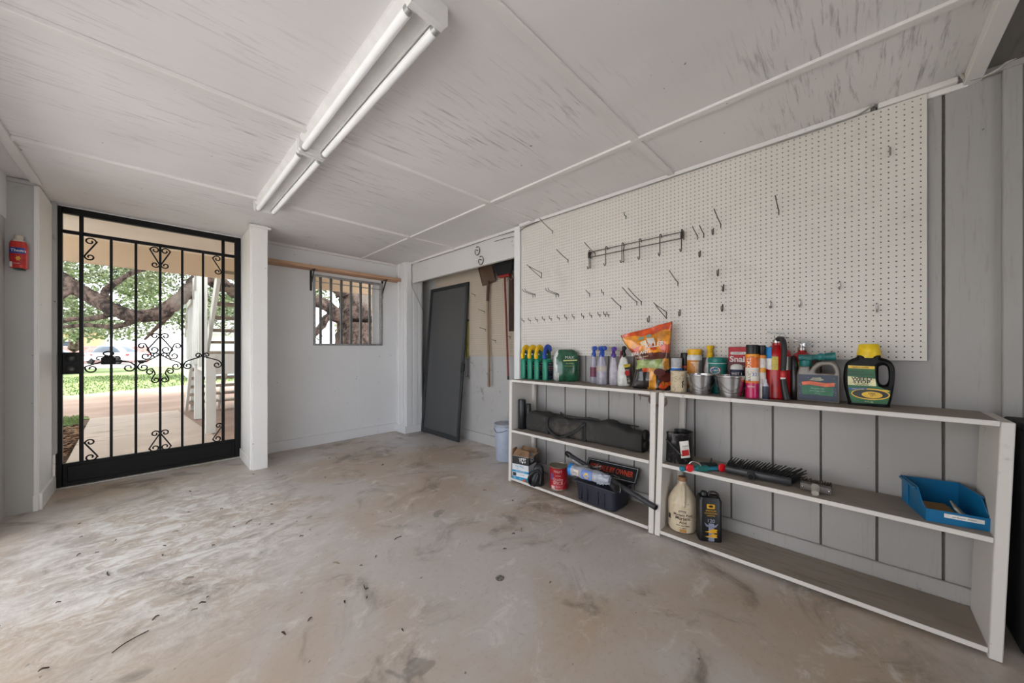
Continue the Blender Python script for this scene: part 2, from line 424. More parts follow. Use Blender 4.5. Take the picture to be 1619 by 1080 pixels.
# ------------------------------------------------------------------ wrought iron gate
m_iron = M((9, 9, 10), .5, 0, .1, 12, name='black_iron'); m_iron.node_tree.nodes['Principled BSDF'].inputs['Specular IOR Level'].default_value = .25; m_steel = M((70, 70, 68), .4, .9, name='lock_cylinder_steel')
gate = thing('security_gate', 'black wrought iron security gate with scrollwork filling the doorway', 'gate', (0, GY, .01))
def GB(x0, x1, z0, z1, name, t=.019, bev=.003):
    b = MB(); b.box(x0, x1, -t, t, z0-.01, z1-.01, bev=bev); return b.build(name, m_iron, gate)
b = MB()
b.box(-.557, -.524, -.022, .022, 0, 2.342, bev=.003); b.box(.612, .662, -.022, .022, 0, 2.342, bev=.003); b.box(-.524, .612, -.022, .022, 2.288, 2.342, bev=.003)
b.build('frame', m_iron, gate)
GB(-.436, -.413, .19, 2.30, 'stile'); GB(.505, .530, .19, 2.30, 'stile')
GB(-.524, .612, 2.134, 2.162, 'top_rail', .014)
b = MB(); b.box(-.524, .612, -.017, .017, 0, .19, bev=.003); b.box(-.50, .59, -.021, .021, .03, .165, bev=.004); b.build('kick_plate', m_iron, gate)
for x in (-.256, -.106, .052, .205, .359):
    b = MB(); b.box(x-.009, x+.009, -.009, .009, .18, 2.14, bev=.001); b.build('bar', m_iron, gate)
lb = MB(); lb.box(-.526, -.412, -.026, .026, .938, 1.122, bev=.004); lock = lb.build('lock_box', m_iron, gate)
for z in (1.073, .980):
    b = MB(); b.lathe([(.0, .0), (.032, 0), (.034, .006), (.030, .010), (.026, .008), (.022, .014), (.014, .016), (.012, .012), (0, .012)], 28, X=Matrix.Translation((-.474, -.025, z)) @ Matrix.Rotation(R(90), 4, 'X')); b.build('lock_cylinder', m_steel, lock)

def spiral(c, r, a_end, sense, turns=1.15, r_in=.28):
    """from the eye outwards, arriving at angle a_end travelling in the given sense"""
    out = []; n = int(22*turns)
    for i in range(n+1):
        t = i/n; a = R(a_end)-sense*2*PI*turns*(1-t); rr = r*(r_in+(1-r_in)*t)
        out.append((c[0]+rr*math.cos(a), 0, c[1]+rr*math.sin(a)))
    return out
def scroll(cA, rA, aA, sA, cB, rB, aB, sB, mid=(), name='scroll'):
    A = spiral(cA, rA, aA, sA); B = list(reversed(spiral(cB, rB, aB, -sB)))
    path = A+[(x, 0, z) for x, z in mid]+B
    k = len(A)
    pts = A[:-2]+smooth_path([A[-2], A[-1]]+[(x, 0, z) for x, z in mid]+[B[0], B[1]], 5)+B[2:]
    b = MB(); b.tube([(x, -.004, z-.01) for x, _, z in pts], .0056, 8); return b.build(name, m_iron, gate)
def S(cA, rA, cB, rB, s=1, flip=1):
    """S scroll: leaves eye A over the side facing s, crosses to the other side of eye B"""
    if flip == 1: scroll(cA, rA, -10 if s > 0 else 190, -s, cB, rB, 170 if s > 0 else 10, s)
    else: scroll(cA, rA, 190 if s > 0 else -10, s, cB, rB, 10 if s > 0 else 170, -s)
S((-.376, 2.092), .034, (-.378, 1.958), .030)
S((.018, 2.098), .032, (.018, 1.960), .029, -1); S((.086, 2.098), .032, (.086, 1.960), .029, 1)
S((.470, 2.098), .033, (.474, 1.965), .029, -1)
S((-.376, .352), .029, (-.374, .224), .036, 1, -1)
S((.018, .358), .030, (.016, .224), .035, -1, -1); S((.086, .358), .030, (.088, .224), .035, 1, -1)
S((.482, .362), .028, (.472, .230), .034, -1, -1)
for s in (-1, 1):
    c = .052
    S((c+s*.034, 1.284), .030, (c+s*.042, 1.154), .040, -s)
    scroll((c+s*.120, 1.188), .031, 180 if s > 0 else 0, -s if False else s, (c+s*.094, 1.096), .036, 140 if s < 0 else 40, 1 if s < 0 else -1, [(c+s*.085, 1.140)] if False else []) if False else None
    # side curls reaching to the neighbouring bars
    scroll((c+s*.120, 1.188), .030, 180-60*0 if s > 0 else 0, s, (c+s*.094, 1.094), .036, 10 if s < 0 else 170, -1 if s < 0 else 1)
    scroll((c+s*.030, 1.100), .024, 10 if s < 0 else 170, -1 if s < 0 else 1, (c+s*.110, .992), .036, 170 if s < 0 else 10, 1 if s < 0 else -1, [(c+s*.075, 1.055), (c+s*.128, 1.030)])
    scroll((c+s*.066, .945), .030, 60 if s < 0 else 120, -1 if s < 0 else 1, (c+s*.030, .868), .028, 180 if s < 0 else 0, 1 if s < 0 else -1, [(c+s*.035, .930), (c+s*.045, .905)])
scroll((-.368, .990), .038, 150, -1, (-.150, .992), .040, 30, -1, [(-.34, 1.035), (-.30, 1.050), (-.22, 1.052), (-.145, 1.04)])
scroll((.246, .994), .032, 180, -1, (.322, 1.096), .024, 0, 1, [(.232, 1.035), (.29, 1.062), (.345, 1.085)])
scroll((.388, 1.100), .022, 180, 1, (.470, .998), .034, 20, -1, [(.372, 1.082), (.425, 1.062), (.48, 1.040)])
b = MB(); b.box(-.315, -.228, -.024, .012, 1.012, 1.078, bev=.008, seg=2)
b.box(-.300, -.243, -.02, .01, 1.076, 1.092, bev=.004)
for s in (-1, 1):
    b.tube([(-.272+s*(.002+.028*math.sin(a)), -.004, 1.092+.030*(1-math.cos(a))*.6) for a in [i*PI/10 for i in range(0, 15)]], .0055, 6)
    b.tube(smooth_path([(-.272+s*.02, -.004, 1.08), (-.272+s*.055, -.004, 1.086), (-.272+s*.07, -.004, 1.066), (-.272+s*.052, -.004, 1.058)], 5), .004, 6)
b.build('latch_box', m_iron, gate)

# ------------------------------------------------------------------ outside: ground, overhang, stairs
def patio_mat():
    m, nt, bs = _new('outdoor_concrete')
    n1 = _noise(nt, .55, 6, .62, (1, 1.6, 1), .6)
    c = _mix(nt, _ramp(nt, n1, .35, .65), lin((168, 140, 122)), lin((144, 117, 100)))
    n2 = _noise(nt, 2.6, 7, .7, (.6, 1.4, 1), .8, 5)
    c = _mix(nt, _mul(nt, _ramp(nt, n2, .56, .74), .7), c, lin((128, 104, 88)))
    n3 = _noise(nt, 30, 4, .7)
    c = _mix(nt, _mul(nt, _ramp(nt, n3, .55, .8), .4), c, lin((140, 124, 110)))
    nt.links.new(c, bs.inputs['Base Color']); bs.inputs['Roughness'].default_value = .8
    _bump(nt, bs, n3, .3, .006); return m
m_patio = patio_mat()
m_soil = paint('leaf_litter_soil', (104, 84, 66), (58, 44, 34), (1, 1, 1), 8, .45, .6, .8, .9, .4)
def grass_mat():
    m, nt, bs = _new('lawn_grass')
    n1 = _noise(nt, .35, 6, .65); n2 = _noise(nt, 14, 6, .7)
    c = _mix(nt, _ramp(nt, n1, .38, .62), lin((104, 126, 62)), lin((130, 146, 84)))
    c = _mix(nt, _mul(nt, _ramp(nt, n2, .45, .7), .6), c, lin((70, 94, 44)))
    nt.links.new(c, bs.inputs['Base Color']); bs.inputs['Roughness'].default_value = .8; _bump(nt, bs, n2, .6, .03); return m
m_lawn = grass_mat()
m_walk = paint('walk_concrete', (190, 172, 157), (132, 108, 92), (.8, 2.4, 1), 3.2, .50, .70, .75, .8, .2, .1)
b = MB(); b.add([(-.612, GY+.10, -.02), (-.62, 5.7, -.02), (-.74, 9.3, -.02), (.34, 9.35, -.02), (.56, 6.6, -.02), (.70, GY+.10, -.02)], [tuple(range(6))]); struct(b, 'walk_ground', m_walk, smooth=0)
b = MB(); b.add([(-.6, GY+.10, -.035), (-.74, 9.3, -.035), (-.80, 9.75, -.035), (-6, 9.9, -.035), (-6, 13.6, -.035), (-1.9, 14.15, -.035), (.05, 15.4, -.035), (.7, 15.9, -.035), (10, 16.2, -.035), (10, GY+.10, -.035)], [tuple(range(10))])
struct(b, 'patio_ground', m_patio, smooth=0)
b = MB(); b.box(-6, -.55, GY+.14, 9.95, -.12, -.06); struct(b, 'planting_bed_ground', m_soil)
b = MB(); b.box(-60, 60, 9.5, 34, -.14, -.045); struct(b, 'lawn_ground', m_lawn)
b = MB(); b.box(-60, 60, 34, 90, -.14, -.05); struct(b, 'street_ground', M((196, 192, 188), .8, 0, .2, 1.5))
b = MB(); b.box(-14, -.88, -14, 9, -.14, -.04); b.box(-.88, 12, -14, -3.22, -.14, -.04); struct(b, 'driveway_bounce_ground', M((212, 209, 206), .8, 0, .1, 2))  # unseen pale ground, added to bounce sunlight up through the openings
m_leafs = [M((126, 92, 62), .8), M((92, 62, 40), .8), M((160, 126, 92), .8), M((112, 128, 66), .7)]
rnd = random.Random(3)
b = MB()
for i in range(4200):
    y = rnd.uniform(4.95, 8.6); x = -.64-abs(rnd.gauss(0, .4))-(y-5)*.03
    a = rnd.uniform(0, 6.28); l = rnd.uniform(.025, .06); tz = rnd.uniform(-.6, .6); z = -.05+rnd.uniform(0, .05)
    u = Vector((math.cos(a), math.sin(a), tz*.6))*l; v = Vector((-math.sin(a), math.cos(a), rnd.uniform(-.6, .6)))*l*.4
    p = Vector((x, y, z)); b.add([p-u, p+v, p+u, p-v], [(0, 1, 2, 3)], rnd.choice((0, 0, 1, 1, 2)))
o = b.build('leaf_litter', m_leafs, smooth=0, fix=False); tag(o, 'brown fallen leaves covering the planting bed outside the gate', 'leaves', kind='stuff')
m_blade = [M((98, 120, 58), .7), M((114, 134, 72), .7), M((84, 106, 50), .7)]
b = MB()
for i in range(15000):
    if i < 3000: y = rnd.uniform(8.2, 9.9); x = -.8-abs(rnd.gauss(0, .6))-(y-8)*.03
    else:
        y = rnd.uniform(13.6, 24); x = rnd.uniform(-6.5, 3.0)
        if y < 14.15+max(0, x+1.9)*.64: continue
    z = -.045; h_ = rnd.uniform(.025, .06); a = rnd.uniform(0, 6.28); w_ = rnd.uniform(.004, .008)*(1 if y < 12 else 2)
    dx, dy = math.cos(a)*w_, math.sin(a)*w_; lx, ly = rnd.uniform(-.04, .04), rnd.uniform(-.04, .04)
    b.add([(x-dx, y-dy, z), (x+dx, y+dy, z), (x+lx, y+ly, z+h_)], [(0, 1, 2)], rnd.choice((0, 0, 1, 2)))
o = b.build('grass', m_blade, smooth=0, fix=False); tag(o, 'short green grass of the sunny lawn beyond the patio', 'grass', kind='stuff')
# porch overhang
m_sof = paint('overhang_paint', (232, 220, 202), (176, 158, 134), (1, 6, 1), 3, .6, .8, .4, .6, .1)
b = MB(); b.box(-9, 9, 5.97, 6.05, 2.10, 2.37, bev=.004); struct(b, 'trim_40', paint('porch_beam_paint', (204, 180, 150), (160, 138, 112), (6, 1, 1), 3, .6, .8, .4, .6, .1))
b = MB(); b.box(-9, 9, GY+.12, 5.97, 2.37, 2.41); struct(b, 'ceiling_porch', m_sof)
# white outdoor staircase with landing
m_stair = paint('stair_paint', (204, 203, 196), (176, 168, 154), (3, 3, 3), 5, .6, .8, .5, .6, .1); m_tread = M((150, 134, 116), .7, 0, .25, 8)
st = thing('outdoor_staircase', 'white wooden outdoor staircase with a landing and slatted railing beyond the gate', 'staircase', (0, 0, 0))
b = MB(); b.box(.53, 1.9, 6.50, 6.56, .80, 1.09, bev=.004); b.box(.53, .59, 6.56, 9.2, .82, 1.09, bev=.004); b.build('landing_rim', m_stair, st)
b = MB()
for i in range(18): b.box(.53, 1.9, 6.56+i*.148, 6.56+i*.148+.14, 1.09, 1.12, bev=.003)
b.build('landing_deck', m_tread, st)
for x, y, s in ((.575, 6.53, .055), (.545, 8.0, .05), (1.75, 6.53, .05), (.56, 9.25, .045)):
    b = MB(); b.box(x-s, x+s, y-s, y+s, -.03, 1.08, bev=.004); b.build('post', m_stair, st)
def slant(x0, x1, p0, p1, h_, name, m):
    b = MB(); dy = p1[0]-p0[0]; dz = p1[1]-p0[1]
    b.add([(x, y, z) for x in (x0, x1) for y, z in ((p0[0], p0[1]), (p1[0], p1[1]), (p1[0], p1[1]+h_), (p0[0], p0[1]+h_))], [(0, 1, 2, 3), (7, 6, 5, 4), (0, 4, 5, 1), (1, 5, 6, 2), (2, 6, 7, 3), (3, 7, 4, 0)])
    return b.build(name, m, st, 0)
slant(.60, .64, (7.55, 1.02), (5.97+.12, 2.05), .24, 'stringer', m_stair); slant(1.60, 1.64, (7.55, 1.02), (6.09, 2.05), .24, 'stringer', m_stair)
slant(.44, .48, (9.20, -.03), (8.0, .86), .20, 'stringer', m_stair); slant(.92, .96, (9.20, -.03), (8.0, .86), .20, 'stringer', m_stair)
for i in range(6):
    y = 7.40-i*.262; z = 1.27+i*.182
    b = MB(); b.box(.64, 1.60, y-.13, y+.13, z-.02, z+.02, bev=.004); b.build('tread', m_tread, st)
for i in range(5):
    y = 9.08-i*.215; z = .14+i*.165
    b = MB(); b.box(.48, 1.9, y-.12, y+.12, z-.02, z+.02, bev=.004); b.build('tread', m_tread, st)
rail = [(.50, 9.9, 1.45), (.50, 9.3, 2.0), (.50, 7.95, 2.0), (.50, 6.15, 3.25)]
b = MB()
for p, q in zip(rail, rail[1:]):
    P, Q = Vector(p), Vector(q); n_ = Vector((0, 0, .045)); x = Vector((.035, 0, 0))
    b.add([P-x-n_, P+x-n_, P+x+n_, P-x+n_, Q-x-n_, Q+x-n_, Q+x+n_, Q-x+n_], [(0, 1, 2, 3), (7, 6, 5, 4), (0, 4, 5, 1), (1, 5, 6, 2), (2, 6, 7, 3), (3, 7, 4, 0)])
b.build('handrail', m_stair, st, 0)
def railz(y):
    for p, q in zip(rail, rail[1:]):
        if q[1] <= y <= p[1]: return p[2]+(q[2]-p[2])*(p[1]-y)/(p[1]-q[1])
    return 2
y = 9.75
while y > 6.2:
    s_ = .026
    b = MB(); b.box(.50-s_*.7, .50+s_*.7, y-s_, y+s_, .95 if y > 7.6 else .95+(7.6-y)*.7, railz(y), bev=.002); b.build('baluster', m_stair, st); y -= .40
for y, z in ((7.95, 2.35), (6.9, 2.9)):
    b = MB(); b.box(.47, .57, y-.05, y+.05, .9, z, bev=.004); b.build('newel', m_stair, st)

# ------------------------------------------------------------------ trees
def bark_mat():
    m, nt, bs = _new('oak_bark')
    n1 = _noise(nt, 9, 9, .78, (1, 1, .6), .35); n2 = _noise(nt, 1.2, 3, .5, (1, 1, 1), 0, 4)
    c = _mix(nt, _ramp(nt, n1, .40, .62), lin((44, 34, 30)), lin((140, 118, 106)))
    c = _mix(nt, _mul(nt, _ramp(nt, n2, .55, .7), .6), c, lin((176, 164, 150)))
    nt.links.new(c, bs.inputs['Base Color']); bs.inputs['Roughness'].default_value = .9; _bump(nt, bs, n1, 1, .06); return m
m_bark = bark_mat()
def leafm(c): return M(c, .6, 0, .2, 3)
greens = [leafm((118, 134, 92)), leafm((150, 162, 122)), leafm((82, 98, 66)), leafm((186, 194, 158))]
def branch(b, pts, r0, r1, n=14, k=7, rough=.12, seed=0):
    P = smooth_path(pts, k); L = len(P); rows = []
    up = Vector((0, 0, 1))
    for i, p in enumerate(P):
        t = (P[min(i+1, L-1)]-P[max(i-1, 0)]).normalized()
        a = up-t*up.dot(t)
        if a.length < .05: a = Vector((1, 0, 0))-t*t.x
        a.normalize(); c = t.cross(a); r = r0+(r1-r0)*i/(L-1); row = []
        for j in range(n):
            th = 2*PI*j/n; d = a*math.cos(th)+c*math.sin(th)
            q = p+d*r; f = 1+rough*2*noise.noise(q*6/max(.3, r*6)+Vector((seed, 0, 0)))+rough*noise.noise(q*14)
            row.append(tuple(p+d*r*f))
        rows.append(row)
    b.loft(rows)
def foliage(blobs, count, size, name, parent, seed, mats=greens):
    rd = random.Random(seed); b = MB()
    W = [c[3]*c[4]*c[5] for c in blobs]
    for i in range(count):
        x, y, z, rx, ry, rz = rd.choices(blobs, W)[0]
        while True:
            u = Vector((rd.uniform(-1, 1), rd.uniform(-1, 1), rd.uniform(-1, 1)))
            if u.length < 1: break
        p = Vector((x+u.x*rx, y+u.y*ry, z+u.z*rz))
        d = Vector((rd.gauss(0, 1), rd.gauss(0, 1), rd.gauss(0, .7))).normalized(); s_ = size*rd.uniform(.6, 1.4)
        e = d.cross(Vector((rd.gauss(0, 1), rd.gauss(0, 1), rd.gauss(0, 1)))).normalized()*s_*.55; d = d*s_
        b.add([p-d, p+e, p+d*1.1, p-e], [(0, 1, 2, 3)], rd.choice((0, 0, 1, 1, 2, 3)))
    o = b.build(name, mats, parent, 0, False); return o
oak = thing('oak_tree', 'large old oak with rough bark and a long low limb outside the gate and window', 'tree', (3.4, 8.2, -.05))
O = Vector((3.4, 8.2, -.05))
def rel(pts): return [Vector(p)-O for p in pts]
b = MB(); branch(b, rel([(3.46, 8.2, -.1), (3.42, 8.2, .5), (3.40, 8.2, 1.4), (3.46, 8.25, 2.4), (3.7, 8.4, 3.4), (4.2, 8.6, 5.2)]), .62, .42, 26, 12, .10); b.build('trunk', m_bark, oak)
for pts, r0, r1, sd in (
    ([(3.2, 8.15, 1.7), (2.85, 8.0, 1.86), (2.5, 8.0, 2.12), (2.0, 8.0, 2.2), (1.3, 8.15, 2.12), (.95, 8.3, 2.32), (.62, 8.2, 2.42), (.42, 8.0, 2.12), (.22, 7.9, 1.86), (.04, 7.9, 1.71), (-.2, 7.9, 1.67), (-.42, 8.0, 1.76), (-.72, 8.2, 2.0), (-1.1, 8.4, 2.28), (-2, 8.8, 2.5)], .125, .085, 1),
    ([(2.95, 8.1, 1.75), (2.62, 8.0, 1.85), (2.46, 8.0, 1.62), (2.2, 8.1, 1.30), (1.9, 8.3, 1.05)], .085, .05, 2),
    ([(-.45, 8.0, 1.78), (-.51, 8.2, 2.02), (-.42, 8.25, 2.17), (-.18, 8.4, 2.44), (.2, 8.6, 2.62)], .05, .03, 3),
    ([(-.38, 7.95, 1.72), (-.6, 8.1, 1.62), (-.85, 8.3, 1.60), (-1.1, 8.5, 1.5)], .045, .03, 4),
    ([(-.1, 7.9, 1.66), (-.4, 8.4, 1.52), (-.75, 8.9, 1.55), (-1.1, 9.2, 1.5)], .04, .025, 5),
    ([(.35, 8.1, 2.05), (.2, 8.6, 1.75), (.05, 9.2, 1.55), (-.1, 9.8, 1.35)], .05, .02, 6),
    ([(3.0, 8.15, 2.4), (2.7, 8.1, 2.8), (2.2, 8.2, 3.4), (1.2, 8.6, 4.1)], .2, .1, 7),
    ([(-.8, 8.2, 2.05), (-1.0, 8.1, 1.8), (-1.05, 8.0, 1.62)], .05, .025, 8)):
    b = MB(); branch(b, rel(pts), r0, r1, 14, 8, .14, sd); b.build('limb', m_bark, oak)
bl = [(x-3.4, y-8.2, z+.05, rx, ry, rz) for x, y, z, rx, ry, rz in [(-.4, 9.8, 2.55, 1.6, .9, .38), (.6, 9.6, 2.9, 1.2, .9, .5), (-1.6, 9.4, 2.3, .8, .8, .6), (2.2, 9.6, 2.7, 1.0, .7, .6), (-.6, 10, 1.75, 1.6, .8, .35), (1.6, 10.4, 1.9, .9, .7, .5), (2.2, 10.2, 1.5, .7, .5, .6)]]
foliage(bl, 13000, .026, 'foliage', oak, 11)
bl = [(x-3.4, y-8.2, z+.05, rx, ry, rz) for x, y, z, rx, ry, rz in [(2, 8.8, 5.4, 5, 3.2, .9), (-3, 9, 5.0, 4, 3.2, .8), (.5, 13.5, 6.2, 6, 4, .8)]]
foliage(bl, 6500, .22, 'shade_crown', oak, 12)  # out-of-view leaves, spread wide to shade the patio from the sun
def bgtree(x, y, h_, w_, lo, n, label, seed, size=.13):
    t = thing('background_tree', label, 'tree', (x, y, -.05), group='trees beyond the lawn')
    b = MB(); branch(b, [Vector((0, 0, 0)), Vector((.1, 0, h_*.3)), Vector((-.1, .2, h_*.8))], .3, .1, 10); b.build('trunk', m_bark, t)
    rd = random.Random(seed); bl = []
    for i in range(14):
        bl.append((rd.uniform(-.75, .75)*w_, rd.uniform(-.5, .5)*w_, rd.uniform(lo, h_), w_*rd.uniform(.22, .4), w_*.3, h_*rd.uniform(.07, .14)))
    foliage(bl, n, size, 'foliage', t, seed+50)
bgtree(1.9, 24, 7.0, 4.2, 1.7, 9000, 'leafy tree beyond the lawn, straight behind the low oak limb', 1, .085)
bgtree(-6.2, 25, 7.4, 4.4, 2.1, 9000, 'tall leafy tree beyond the lawn, leftmost in the gate', 2, .09)
bgtree(4.6, 23.5, 6.8, 3.4, 1.6, 7000, 'dense leafy tree beyond the lawn behind the staircase railing', 3, .09)
bgtree(9.5, 19, 7, 3.8, .8, 7000, 'leafy tree seen through the barred window', 4, .09)
bgtree(-3.3, 33, 8.5, 4.5, 2.4, 7000, 'distant leafy tree farthest back, rising behind the parked cars', 5, .12)
# far house, cars, wall, shed
m_hroof = M((222, 222, 226), .7); m_hwall = M((206, 174, 130), .8); m_glass = M((60, 74, 86), .15)
hs = thing('house', 'low tan house with a pale roof across the street', 'house', (-8.2, 56, -.05))
b = MB(); b.box(-4, 4.6, -3, 3, 0, 3.0); b.build('wall', m_hwall, hs)
b = MB(); b.add([(-4.6, -3.6, 2.9), (6.2, -3.6, 2.9), (6.2, 3.6, 2.9), (-4.6, 3.6, 2.9), (-2.4, 0, 4.4), (4, 0, 4.4)], [(0, 1, 5, 4), (1, 2, 5), (2, 3, 4, 5), (3, 0, 4), (3, 2, 1, 0)]); b.build('roof', m_hroof, hs, 0)
for x in (-2.4, .2, 2.6):
    b = MB(); b.box(x-.6, x+.6, -3.05, -2.98, .9, 2.0, bev=.02); f_ = b.build('window', m_white, hs); b = MB(); b.box(x-.52, x+.52, -3.08, -3.04, .98, 1.92); b.build('pane', m_glass, f_)
m_rub = M((26, 26, 28), .7)
def car(x, y, rz, col, label):
    t = thing('parked_car', label, 'car', (x, y, -.05), rz, 'cars parked across the lawn')
    b = MB()
    rows = []
    for yy_, z0, z1, hw in [(-2.2, .45, .75, .7), (-2.1, .3, .9, .82), (-1.0, .25, .98, .88), (.3, .25, 1.0, .88), (1.6, .25, .98, .88), (2.15, .3, .9, .82), (2.25, .45, .8, .75)]:
        rows.append([(p[0], yy_, (z0+z1)/2+p[1]) for p in [(q[0], q[1]) for q in sloop(hw, (z1-z0)/2, 4, 20)]])
    b.loft(rows); b.build('body', M(col, .25, .1, .04), t)
    b = MB(); rows = [[(p[0], p[1], z) for p in sloop(hw, hd, 4, 20, 0, cy)] for z, hw, hd, cy in [(.95, .82, 1.55, .25), (1.2, .74, 1.25, .3), (1.44, .62, .85, .35), (1.48, .55, .75, .35)]]
    b.loft(rows, matfn=lambda c: 0 if .98 < c.z < 1.42 else 1); b.build('cabin', [m_glass, M(col, .25, .1, .04)], t)
    for sx in (-1, 1):
        for y_ in (-1.35, 1.4):
            b = MB(); b.lathe([(0, -.1), (.24, -.1), (.32, -.08), (.32, .08), (.24, .1), (0, .1)], 20, X=Matrix.Translation((sx*.78, y_, .32)) @ Matrix.Rotation(R(90), 4, 'Y')); b.build('wheel', m_rub, t)
        b = MB(); b.box(sx*.72-.1, sx*.72+.1, -2.24, -2.12, .68, .82, bev=.02); b.build('tail_light', M((190, 30, 28), .3), t)
car(-2.05, 43.5, 35, (232, 234, 238), 'white parked car seen across the lawn beside the latch box')
car(-5.6, 42, 80, (214, 220, 230), 'pale parked car at the left edge of the gate')
b = MB(); b.box(-9, -.2, 46, 46.3, -.05, 1.4, bev=.02); o = b.build('garden_wall', M((196, 158, 150), .8, 0, .25, 4)); tag(o, 'low pinkish brick wall behind the parked cars', 'wall')
sh = thing('shed', 'white shed with a low roof at the lawn behind the staircase', 'shed', (2.45, 20.5, -.05))
m_shed = M((232, 234, 240), .6, 0, .05, 5)
b = MB(); b.box(-1.45, 1.6, -1.2, 1.2, 0, 1.9); b.build('wall', m_shed, sh)
b = MB(); b.prism([(-1.6, 1.85), (0, 2.5), (1.75, 1.85)], -1.35, 1.35); b.build('roof', m_hroof, sh, 0)
b = MB(); b.box(-.9, .1, -1.23, -1.19, .05, 1.7, bev=.01); b.build('door', m_shed, sh)
# ------------------------------------------------------------------ shelf units
m_shw = paint('shelf_paint', (214, 208, 201), (120, 110, 100), (3, 3, 3), 6, .58, .8, .6, .55, .15, .06)
m_shtop = paint('shelf_dusty_top', (150, 138, 126), (104, 92, 82), (8, 1.2, 1), 5, .45, .8, .7, .75, .15, .12)
SX0, SX1 = 2.18, 2.47
def shelf_unit(y0, y1, label, sh):
    """y0 = near end, y1 = far end; racked a little along the wall"""
    t = thing('shelf_unit', label, 'shelf', (SX0, y0, 0), 0, 'low open wooden shelf units along the right wall')
    L = y1-y0; D = SX1-SX0
    def sk(b):
        b.v = [(x, y-sh*z/.9, z) for x, y, z in b.v]; return b
    W = .034
    for a in (0, L-W):
        b = MB(); b.box(0, D, a, a+W, .004, .892, bev=.003); sk(b).build('side_panel', m_shw, t)
    for z, nm in ((.895, 'top_shelf'), (.460, 'middle_shelf'), (.045, 'bottom_shelf')):
        e = .0 if nm == 'top_shelf' else .0
        b = MB(); b.box(-.004, D, W+.001, L-W-.001, z-.021, z, bev=.002)
        b.m = [1 if (all(abs(b.v[i][2]-z) < .0005 for i in f)) else 0 for f in b.f]
        sk(b).build(nm, [m_shw, m_shtop], t)
    b = MB(); b.box(D-.03, D, L-W-.035, L-W-.001, .046, .873, bev=.002); sk(b).build('back_cleat', m_shw, t)
    return t
shelf_unit(.893, 2.172, 'white-edged wooden shelf unit holding the long black bag, beside the recess', .014)
shelf_unit(-.394, .888, 'white-edged wooden shelf unit holding the blue bin, nearest the camera', .028)
TZ, MZ, BZ = .8955, .4605, .0455

# rusty C-clamp holding the two units together
m_rust = paint('rusty_steel', (104, 88, 76), (64, 46, 36), (1, 1, 1), 40, .45, .6, .7, .6, .3)
t = thing('c_clamp', 'rusty C-clamp gripping the joint between the two shelf units', 'clamp', (2.20, .872, .845), 0)
b = MB(); b.tube(smooth_path([(-.005, -.046, .015), (-.006, -.052, -.005), (-.008, -.046, -.028), (-.008, -.02, -.036), (-.008, .02, -.034), (-.008, .046, -.024), (-.006, .053, -.004), (-.005, .047, .018)], 5), .0085, 8, flat=.8); b.build('frame', m_rust, t)
b = MB(); b.tube([(-.005, .034, .012), (-.005, .125, .018)], .0048, 10); b.lathe([(0, 0), (.010, 0), (.012, .004), (0, .006)], 14, X=Matrix.Translation((-.005, .036, .012)) @ Matrix.Rotation(R(90), 4, 'X')); b.build('screw', m_rust, t)
b = MB(); b.tube([(-.005, .112, -.012), (-.005, .112, .046)], .003, 8); b.build('handle', m_rust, t)

# ------------------------------------------------------------------ goods on the shelves
K = lambda c, r=.42, **k: M(c, r, **k)
black = K((20, 20, 21)); white = K((228, 226, 222)); red = K((186, 26, 30), .35); yellow = K((238, 192, 24), .38)
blue = K((28, 74, 170), .35); teal = K((20, 120, 112), .38); green = K((24, 134, 104), .35); navy = K((26, 34, 62), .4)
lilac = K((176, 172, 186), .3); purple = K((78, 42, 140), .38); cream = K((222, 208, 178), .5); orange = K((226, 110, 26), .4)
dkgreen = K((26, 84, 52), .42); silver = M((198, 198, 200), .22, 1, .08, 14); ltgrey = K((190, 190, 190), .5); paper = K((232, 230, 226), .7)
def face(x, y, extra=0): return math.degrees(math.atan2(-x, y))+extra

# four pump sprayers in a row, wide faces towards the near end
def pump(x, y, head, label, mats_label):
    t = thing('pump_sprayer_bottle', label, 'spray bottle', (x, y, TZ), 0, 'green spray bottles with arched handles')
    b = MB(); b.loft(rows_of([(0, .040, .022), (.004, .045, .026), (.09, .046, .027), (.165, .045, .026), (.178, .040, .022), (.184, .018, .018)], 4)); b.build('bottle', green, t)
    b = MB(); b.lathe([(.016, .182), (.018, .184), (.018, .206), (.014, .214)], 18, c=(-.018, 0, 0)); b.lathe([(.013, .182), (.014, .184), (.014, .25)], 14, c=(.026, 0, 0)); b.build('neck', [green if head != blue else dkgreen], t)
    b = MB(); b.tube(smooth_path([(-.036, 0, .190), (-.038, 0, .215), (-.028, 0, .255), (-.008, 0, .282), (.016, 0, .285), (.030, 0, .270), (.032, 0, .245)], 6), [.023]*7+[.020]*20+[.024]*10, 10, flat=.62)
    b.box(-.052, -.022, -.014, .014, .180, .222, bev=.006, seg=2); b.box(.0, .042, -.013, .013, .262, .292, bev=.006, seg=2); b.build('sprayer_head', head, t)
    b = MB(); b.box(-.006, .016, -.009, .009, .225, .256, bev=.004); b.build('trigger', M((60, 96, 90), .4) if head != blue else navy, t)
    b = MB(); y_ = -.0275
    b.quad((-.030, y_, .012), (.040, y_, .012), (.040, y_, .155), (-.030, y_, .155), 0)
    f = front(y_-.0006)
    for z, w_, s_ in ((.142, 'WEED', .016), (.120, 'CONTROL', .014), (.086, 'Ready to use', .009), (.07, 'spray', .009), (.03, 'NET 32 FL OZ', .007)):
        b.text(w_, s_, at(y_-.0006, .006, z), 1)
    b.quad((-.026, y_-.0004, .096), (.036, y_-.0004, .096), (.036, y_-.0004, .108), (-.026, y_-.0004, .108), 2)
    b.build('label', mats_label, t, 0)
    return t
